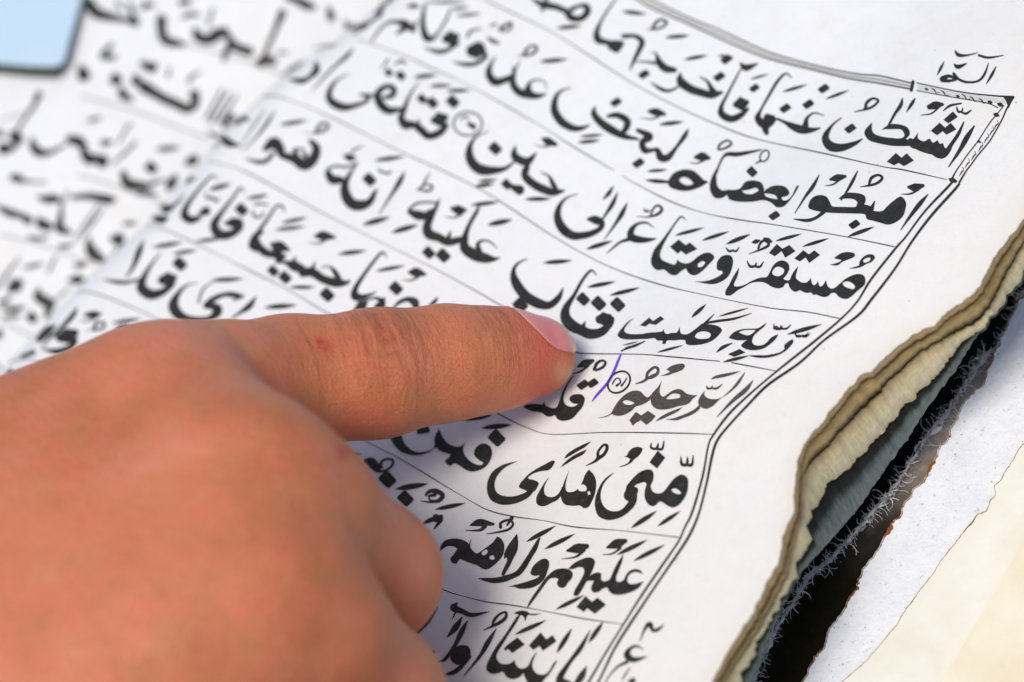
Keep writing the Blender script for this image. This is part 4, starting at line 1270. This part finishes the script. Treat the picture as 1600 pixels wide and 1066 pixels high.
# frayed threads
thr = M("thread_white", (0.85, 0.82, 0.80), 0.9, 0.1)
def threads():
    V = []; F = []; k = 0
    L = resample(G1[1:-1], 1.0)
    def tube(pts, r):
        nonlocal k
        pts = np.asarray(pts); n = len(pts); T = np.gradient(pts, axis=0)
        T /= np.maximum(np.linalg.norm(T, axis=1), 1e-9)[:, None]
        a = np.cross(T, [0.3, 0.2, 1.0]); a /= np.linalg.norm(a, axis=1)[:, None]; b = np.cross(T, a)
        rr = (r * np.linspace(1, 0.5, n))[:, None]
        for th in (0, 2.09, 4.19): V.append(pts + (a * math.cos(th) + b * math.sin(th)) * rr)
        for i in range(n - 1):
            for q in range(3):
                q2 = (q + 1) % 3; F.append((k + q * n + i, k + q * n + i + 1, k + q2 * n + i + 1, k + q2 * n + i))
        k += 3 * n
    r = np.random.default_rng(5)
    def go(n, spread, length, zlo, zhi, rad, follow):
        for _ in range(n):
            i = int(r.integers(20, len(L) - 60)); c = L[i]; t = L[min(i + 8, len(L) - 1)] - L[i]; t /= np.hypot(*t)
            nrm = np.array([-t[1], t[0]]); nrm = nrm if nrm[0] < 0 else -nrm      # towards the page block
            if float(vnoise(c[0], c[1], 0.02)) < -0.22 and not follow: continue
            a = r.normal(0.0, 0.45) if follow else r.uniform(-1.4, 1.4)
            dirv = (t if follow else nrm) * math.cos(a) + (nrm if follow else t) * math.sin(a)
            ln = length * r.uniform(0.15, 1.0) ** 1.5 * (r.choice([-1, 1]) if follow else 1)
            st = c + nrm * r.uniform(-spread * 0.35, spread * (0.8 if follow else 0.15)); curl = r.normal(0, 0.3)
            pts = []
            z0 = r.uniform(zlo, zhi); ph = r.uniform(0, 6)
            for q in range(9):
                u = q / 8
                aa = curl * u * u * 2
                dv = np.array([dirv[0] * math.cos(aa) - dirv[1] * math.sin(aa), dirv[0] * math.sin(aa) + dirv[1] * math.cos(aa)])
                pp = st + dv * ln * u + nrm * math.sin(u * 7 + ph) * 0.6
                pts.append(on_plane(pp[0], pp[1], z0 + 0.12 * math.sin(u * 5 + ph) * (1 if not follow else .5))[0])
            tube(pts, rad * r.uniform(0.6, 1.3))
    go(1100, 2.0, 26, -1.79, -1.73, 0.0065, True)
    go(260, 3.0, 12, -1.79, -1.68, 0.0055, False)
    go(60, 5, 34, -1.79, -1.62, 0.0045, False)
    return np.vstack(V), F
rim_stroke(G1[:-1], -1.782, 9.0, thr.m, "torn_rim", 5, 9, [-1.0, -.4])
tv, tf = threads()
th_o = mesh_obj("frayed_threads", tv, tf, thr.m, book); th_o['kind'] = "stuff"

# ---------------------------------------------------------------- blue card on the far page
card = empty("blue_card", "pale blue card lying across the far corner of the blurred left page", "card")
bluem = M("card_blue", (0.42, 0.66, 0.88), 0.6, 0.3); v = bluem.coords()
bluem.color(bluem.ramp(bluem.noise(v, 0.5, 3), [(0.35, (0.56, 0.65, 0.72)), (0.65, (0.48, 0.63, 0.73))]))
darkm = M("card_shadow_edge", (0.06, 0.075, 0.06), 0.8, 0.2)  # dark strip below the card's edge, its shadow put in as colour
cpx = np.array([(-520, -420), (210, -420), (127, -2), (112, 50), (99, 97), (86, 104), (45, 103), (0, 99), (-200, 82), (-520, 50)], float)
cb = flat_sheet("card_shadow_edge", cpx + np.array([-7, 10]), -0.93, 0.10, darkm.m, None, parent=card)
cf = flat_sheet("card_face", cpx, -0.91, 0.015, bluem.m, None, parent=card)

# ---------------------------------------------------------------- surface under the book
tabm = M("dark_table", (0.03, 0.026, 0.022), 0.7, 0.3); v = tabm.coords()
tabm.color(tabm.ramp(tabm.noise(v, 0.3, 5), [(0.3, (0.02, 0.017, 0.014)), (0.7, (0.05, 0.042, 0.035))]))
tb = mesh_obj("table_top", [(-80, -80, -2.6), (80, -80, -2.6), (80, 80, -2.6), (-80, 80, -2.6)], [(0, 1, 2, 3)], tabm.m, smooth=False); tb['kind'] = 'structure'

# ---------------------------------------------------------------- THE HAND
hand = empty("hand", "bare hand with outstretched index finger pointing at a line of the printed page", "hand")
def J(px, py, z, r):
    p = on_plane(px, py, z)[0]; return np.array([p[0], p[1], p[2], r])
def smin(a, b, k):
    h = np.clip(0.5 + 0.5 * (b - a) / k, 0, 1); return b * (1 - h) + a * h - k * h * (1 - h)
def cone(P, A, B):
    ab = B[:3] - A[:3]; t = np.clip(((P - A[:3]) @ ab) / (ab @ ab), 0, 1)
    return np.linalg.norm(P - A[:3] - t[..., None] * ab, axis=-1) - (A[3] * (1 - t) + B[3] * t)
def chain(P, js, k=0.12):
    d = None
    for a, b in zip(js[:-1], js[1:]):
        q = cone(P, a, b); d = q if d is None else smin(d, q, k)
    return d
WR = [J(-420, 965, 5.0, 1.45), J(-420, 1160, 5.0, 1.6)]
IDX = [J(235, 672, 4.3, 1.08), J(350, 620, 3.6, 0.94), J(450, 600, 2.75, 0.86), J(590, 583, 2.2, 0.81), J(700, 567, 1.62, 0.725), J(775, 561, 1.12, 0.635), J(838, 557, 0.66, 0.545)]
MID = [J(410, 780, 4.75, 0.98), J(476, 815, 4.2, 0.97), J(577, 898, 2.6, 0.90), J(520, 945, 1.4, 0.80), J(400, 930, 1.1, 0.7)]
RNG_ = [J(420, 945, 4.8, 1.03), J(486, 992, 4.2, 0.98), J(582, 1090, 2.7, 0.90), J(530, 1140, 1.5, 0.78), J(400, 1120, 1.2, 0.66)]
KN = [J(285, 668, 4.3, 1.00), J(398, 770, 4.75, 1.00), J(410, 935, 4.8, 1.02)]
PNK = [J(320, 1090, 4.5, 1.0), J(420, 1150, 4.0, 0.9), J(520, 1260, 2.8, 0.76), J(470, 1320, 1.6, 0.66), J(350, 1300, 1.2, 0.58)]
THB = [J(-200, 900, 3.2, 1.2), J(60, 880, 2.3, 1.0), J(250, 800, 1.6, 0.85), J(400, 760, 1.1, 0.68)]
def palm(P):
    d = cone(P, WR[0], IDX[0])
    for q in (cone(P, J(-420, 1030, 5.1, 1.6), MID[0]), cone(P, WR[1], RNG_[0]), cone(P, J(-420, 1300, 4.8, 1.5), PNK[0]), cone(P, J(-1200, 1250, 5.4, 2.2), J(-420, 1060, 4.9, 1.9))):
        d = smin(d, q, 1.3)
    d = smin(d, cone(P, KN[0], KN[1]), 0.5)
    return smin(d, cone(P, KN[1], KN[2]), 0.5)
def d_index(P): return chain(P, IDX, 0.38)
def hand_sdf(P):
    pm = palm(P)
    i = smin(pm, d_index(P), 0.22)
    m = smin(pm, chain(P, MID, 0.25), 0.38)
    r = smin(pm, chain(P, RNG_, 0.25), 0.36)
    p = smin(pm, chain(P, PNK, 0.25), 0.5)
    t = smin(pm, chain(P, THB, 0.3), 0.5)
    X = P @ RV * 110 + 800
    s1 = np.clip((470 - X) / 150, 0, 1); s1 = s1 * s1 * (3 - 2 * s1)
    s2 = np.clip((570 - X) / 190, 0, 1); s2 = s2 * s2 * (3 - 2 * s2)
    return smin(smin(smin(smin(i, m, 0.03 + 0.75 * s1), r, 0.05 + 0.6 * s2), p, 0.06), t, 0.08)
def surface_nets(fn, lo, hi, h):
    n = [int((b - a) / h) + 2 for a, b in zip(lo, hi)]
    ax = [lo[i] + np.arange(n[i]) * h for i in range(3)]
    D = np.empty(n, np.float32)
    for i in range(n[0]):
        g = np.empty((n[1], n[2], 3)); g[..., 0] = ax[0][i]; g[..., 1] = ax[1][:, None]; g[..., 2] = ax[2][None]
        D[i] = fn(g)
    s = D < 0
    c = np.zeros([q - 1 for q in n], np.int8)
    for a in (0, 1):
        for b in (0, 1):
            for e in (0, 1): c += s[a:n[0] - 1 + a, b:n[1] - 1 + b, e:n[2] - 1 + e]
    act = (c > 0) & (c < 8)
    idx = -np.ones(c.shape, np.int64); I = np.argwhere(act); idx[act] = np.arange(len(I))
    acc = np.zeros((len(I), 3)); cnt = np.zeros(len(I))
    for ax_ in range(3):
        o = [q for q in range(3) if q != ax_]
        for u in (0, 1):
            for w in (0, 1):
                p0 = I.copy(); p0[:, o[0]] += u; p0[:, o[1]] += w; p1 = p0.copy(); p1[:, ax_] += 1
                a = D[tuple(p0.T)]; b = D[tuple(p1.T)]; cr = (a < 0) != (b < 0)
                t = np.where(cr, a / np.where(cr, a - b, 1), 0)
                q = p0.astype(float); q[:, ax_] += t
                acc[cr] += q[cr]; cnt[cr] += 1
    V = acc / cnt[:, None] * h + np.array(lo)
    F = []
    for ax_ in range(3):
        o = [(ax_ + 1) % 3, (ax_ + 2) % 3]
        sl0 = [slice(None)] * 3; sl1 = [slice(None)] * 3; sl0[ax_] = slice(0, -1); sl1[ax_] = slice(1, None)
        a = s[tuple(sl0)]; b = s[tuple(sl1)]
        E = np.argwhere(a != b)
        E = E[(E[:, o[0]] > 0) & (E[:, o[1]] > 0) & (E[:, o[0]] < n[o[0]] - 1) & (E[:, o[1]] < n[o[1]] - 1)]
        inside = a[tuple(E.T)]
        def at(du, dw):
            q = E.copy(); q[:, o[0]] -= du; q[:, o[1]] -= dw; return idx[tuple(q.T)]
        q = np.stack([at(1, 1), at(0, 1), at(0, 0), at(1, 0)], 1)
        q[~inside] = q[~inside][:, ::-1]
        F.append(q)
    return V, np.vstack(F)
def grad(fn, P, e=0.02):
    g = np.stack([fn(P + np.eye(3)[i] * e) - fn(P - np.eye(3)[i] * e) for i in range(3)], 1)
    return g / np.maximum(np.linalg.norm(g, axis=1), 1e-9)[:, None]
lo = np.array([1e9] * 3); hi = -lo
for js in (IDX, MID, RNG_, PNK, THB, WR, [J(-700, 1150, 5.0, 1.9)]):
    for j in js: lo = np.minimum(lo, j[:3] - j[3] - 0.2); hi = np.maximum(hi, j[:3] + j[3] + 0.2)
HV, HF = surface_nets(hand_sdf, lo, hi, 0.058)
for _ in range(2): HV = HV - grad(hand_sdf, HV) * hand_sdf(HV)[:, None]
# coordinates along the index finger for its creases
ij = np.array([j[:3] for j in IDX]); seg = np.diff(ij, axis=0); sl_ = np.linalg.norm(seg, axis=1); cs = np.concatenate([[0], np.cumsum(sl_)])
best = np.full(len(HV), 1e9); fs = np.zeros(len(HV))
for i in range(len(seg)):
    t = ((HV - ij[i]) @ seg[i]) / sl_[i] ** 2
    tc_ = np.clip(t, 0 if i else -1.5, 1 if i < len(seg) - 1 else 1.6)
    dd = np.linalg.norm(HV - ij[i] - tc_[:, None] * seg[i], axis=1)
    u = dd < best; best[u] = dd[u]; fs[u] = (cs[i] + tc_ * sl_[i])[u]
onf = np.clip((1.5 - best) / 0.4, 0, 1)
# angle round the finger: 0 on the back of the finger
axis = ij[-1] - ij[2]; axis /= np.linalg.norm(axis)
BACK = UV_ * 0.62 - DV * 0.55; BACK = BACK - axis * (BACK @ axis); BACK /= np.linalg.norm(BACK)
SIDE = np.cross(axis, BACK)
mi = np.clip(np.searchsorted(cs, fs) - 1, 0, len(seg) - 1)
ctr = ij[mi] + seg[mi] * ((fs - cs[mi]) / sl_[mi])[:, None]
rel = HV - ctr; ang = np.arctan2(rel @ SIDE, rel @ BACK)
PIP = cs[3]; DIP = cs[5] - 0.15
# shallow skin folds over the joints
HN = grad(hand_sdf, HV)
fold = np.zeros(len(HV))
for c0, rr, sg in ((PIP, (-.42, -.24, -.08, .10, .27), 1.0), (DIP, (-.16, -.02, .12), 0.6)):
    for q, o_ in enumerate(rr):
        cc = c0 + o_ + 0.10 * np.cos(ang * 1.3 + q) * np.sign(o_ + .01) - 0.10 * ang ** 2 * np.sign(o_ + .001) * .6
        fold += sg * np.exp(-((fs - cc) / 0.045) ** 2) * np.exp(-(ang / 0.95) ** 2)
HV = HV - HN * (0.010 * fold * onf)[:, None]
tipc = ij[-1]; tdir = seg[-1] / sl_[-1]
nb = (UV_ * 0.83 - DV * 0.40 + RV * 0.12); nb -= tdir * (nb @ tdir); nb /= np.linalg.norm(nb)
ns = np.cross(tdir, nb)
nc = tipc + nb * 0.49 + tdir * 0.08
def nail_e(P):
    q = P - nc; a = q @ tdir; b = q @ ns; c_ = q @ nb
    return (np.sqrt((a / 0.60) ** 2 + (b / 0.485) ** 2 + (c_ / 0.55) ** 2) - 1) * 0.45
ne = nail_e(HV)
prox = np.clip(0.75 - ((HV - nc) @ tdir) / 0.5, 0, 1)
HV = HV + HN * (0.022 * np.exp(-((ne - 0.055) / 0.045) ** 2) * prox)[:, None]
HV = HV + HN * (0.035 * vnoise(HV @ RV, HV @ UV_, 0.9) * (1 - onf))[:, None]
# ---- skin
skin = M("skin", (0.60, 0.26, 0.14), 0.5, 0.35)
skin.b.inputs['Subsurface Weight'].default_value = 0.35
skin.b.inputs['Subsurface Radius'].default_value = (1.0, 0.35, 0.18)
skin.b.inputs['Subsurface Scale'].default_value = 0.0035
v = skin.coords()
c = skin.ramp(skin.noise(v, 0.75, 5, 0.6), [(0.30, (0.50, 0.165, 0.062)), (0.48, (0.61, 0.195, 0.085)), (0.70, (0.68, 0.235, 0.135))])
c = skin.mix(skin.ramp(skin.noise(v, 2.6, 4, 0.6), [(0.42, 0.0), (0.70, 0.5)]), c, (0.72, 0.165, 0.100))
c = skin.mix(skin.ramp(skin.noise(skin.coords((1, 1, 1), (1, 0, 2)), 1.7, 5, 0.65), [(0.5, 0.0), (0.75, 0.35)]), c, (0.60, 0.27, 0.10))
tip = skin.attr("tipred")
c = skin.mix(skin.math('MULTIPLY', tip, 0.85), c, (0.66, 0.125, 0.065))
c = skin.mix(skin.attr("spot"), c, (0.50, 0.03, 0.03))
c = skin.mix(skin.math('MULTIPLY', skin.attr("fold"), 0.45), c, (0.40, 0.11, 0.055))
fsa = skin.attr("fs"); an = skin.attr("ang")
cb_ = skin.n("ShaderNodeCombineXYZ"); skin.l(skin.math('MULTIPLY', fsa, 9.0), cb_.inputs[0]); skin.l(skin.math('MULTIPLY', an, 1.0), cb_.inputs[1])
wr = skin.noise(cb_.outputs[0], 1.6, 5, 0.6, 0.8)
c = skin.mix(skin.math('MULTIPLY', skin.ramp(wr, [(0.36, 0.5), (0.5, 0.0)]), skin.attr('joint')), c, (0.36, 0.085, 0.04))
c = skin.mix(skin.attr("paletip"), c, (0.70, 0.38, 0.20))
c = skin.mix(skin.attr("cuticle"), c, (0.36, 0.12, 0.04))
skin.color(c)
jm = skin.attr("joint")
skin.bump(skin.math('MULTIPLY', wr, jm), 0.09, 1.0)
cb2 = skin.n("ShaderNodeCombineXYZ"); skin.l(skin.math('MULTIPLY', fsa, 30.0), cb2.inputs[0]); skin.l(skin.math('MULTIPLY', an, 3.5), cb2.inputs[1])
wr2 = skin.noise(cb2.outputs[0], 1.3, 4, 0.6, 0.6)
skin.bump(skin.math('MULTIPLY', wr2, skin.math('ADD', jm, 0.15)), 0.016, 1.0)
vo = skin.n("ShaderNodeTexVoronoi"); vo.feature = 'DISTANCE_TO_EDGE'; vo.inputs['Scale'].default_value = 17.0
skin.l(v, vo.inputs['Vector'])
skin.bump(skin.ramp(vo.outputs['Distance'], [(0.0, 0.0), (0.12, 1.0)]), 0.006, 0.9)
skin.bump(skin.noise(v, 30, 4), 0.008, 0.8)
skin.bump(skin.noise(v, 6, 5, 0.65), 0.05, 0.6)
skin.l(skin.ramp(skin.noise(v, 12, 3), [(0.3, 0.38), (0.7, 0.52)]), skin.b.inputs['Roughness'])
def gauss_at(px, py, rad):
    x, y = project(HV); return np.exp(-(((x - px) ** 2 + (y - py) ** 2) / rad ** 2)) * (HN @ DV < 0.1)
g1 = np.maximum(gauss_at(499, 534, 6), gauss_at(508, 542, 14) * 0.5)
g1 = np.maximum(g1, gauss_at(536, 708, 11) * 0.7)
jw = np.clip(np.exp(-((fs - PIP) / 0.45) ** 2) + 0.8 * np.exp(-((fs - DIP) / 0.3) ** 2) + 0.25, 0, 1) * onf * np.exp(-(ang / 1.35) ** 2)
L_ = cs[-1]
sk = mesh_obj("skin", HV, HF, skin.m, hand, attrs={
    "fs": fs, "ang": ang, "joint": jw, "fold": np.clip(fold, 0, 1) * onf,
    "tipred": np.clip((fs - DIP + 0.1) / 0.55, 0, 1) * onf, "spot": g1,
    "paletip": np.clip((fs - L_ - 0.16) / 0.35, 0, 1) * onf * 0.3 + 0.75 * gauss_at(884, 584, 17),
    "cuticle": 0.55 * np.exp(-((ne - 0.012) / 0.022) ** 2)})
# ---- nail: a thin curved plate on the back of the fingertip
def nail_sdf(P):
    return np.maximum(d_index(P) - 0.020, nail_e(P))
NV, NF = surface_nets(nail_sdf, nc - 0.85, nc + 0.85, 0.022)
nailm = M("fingernail", (0.72, 0.26, 0.25), 0.35, 0.35)
nailm.b.inputs['Subsurface Weight'].default_value = 0.3; nailm.b.inputs['Subsurface Scale'].default_value = 0.002
na = nailm.attr("tipward")
nailm.color(nailm.ramp(na, [(0.0, (0.74, 0.30, 0.26)), (0.35, (0.70, 0.19, 0.20)), (0.62, (0.72, 0.25, 0.22)), (0.72, (0.80, 0.50, 0.34)), (1.0, (0.82, 0.56, 0.32))]))
tw = np.clip(((NV - nc) @ tdir + 0.62) / 1.24, 0, 1)
nl = mesh_obj("fingernail", NV, NF, nailm.m, hand, attrs={"tipward": tw})
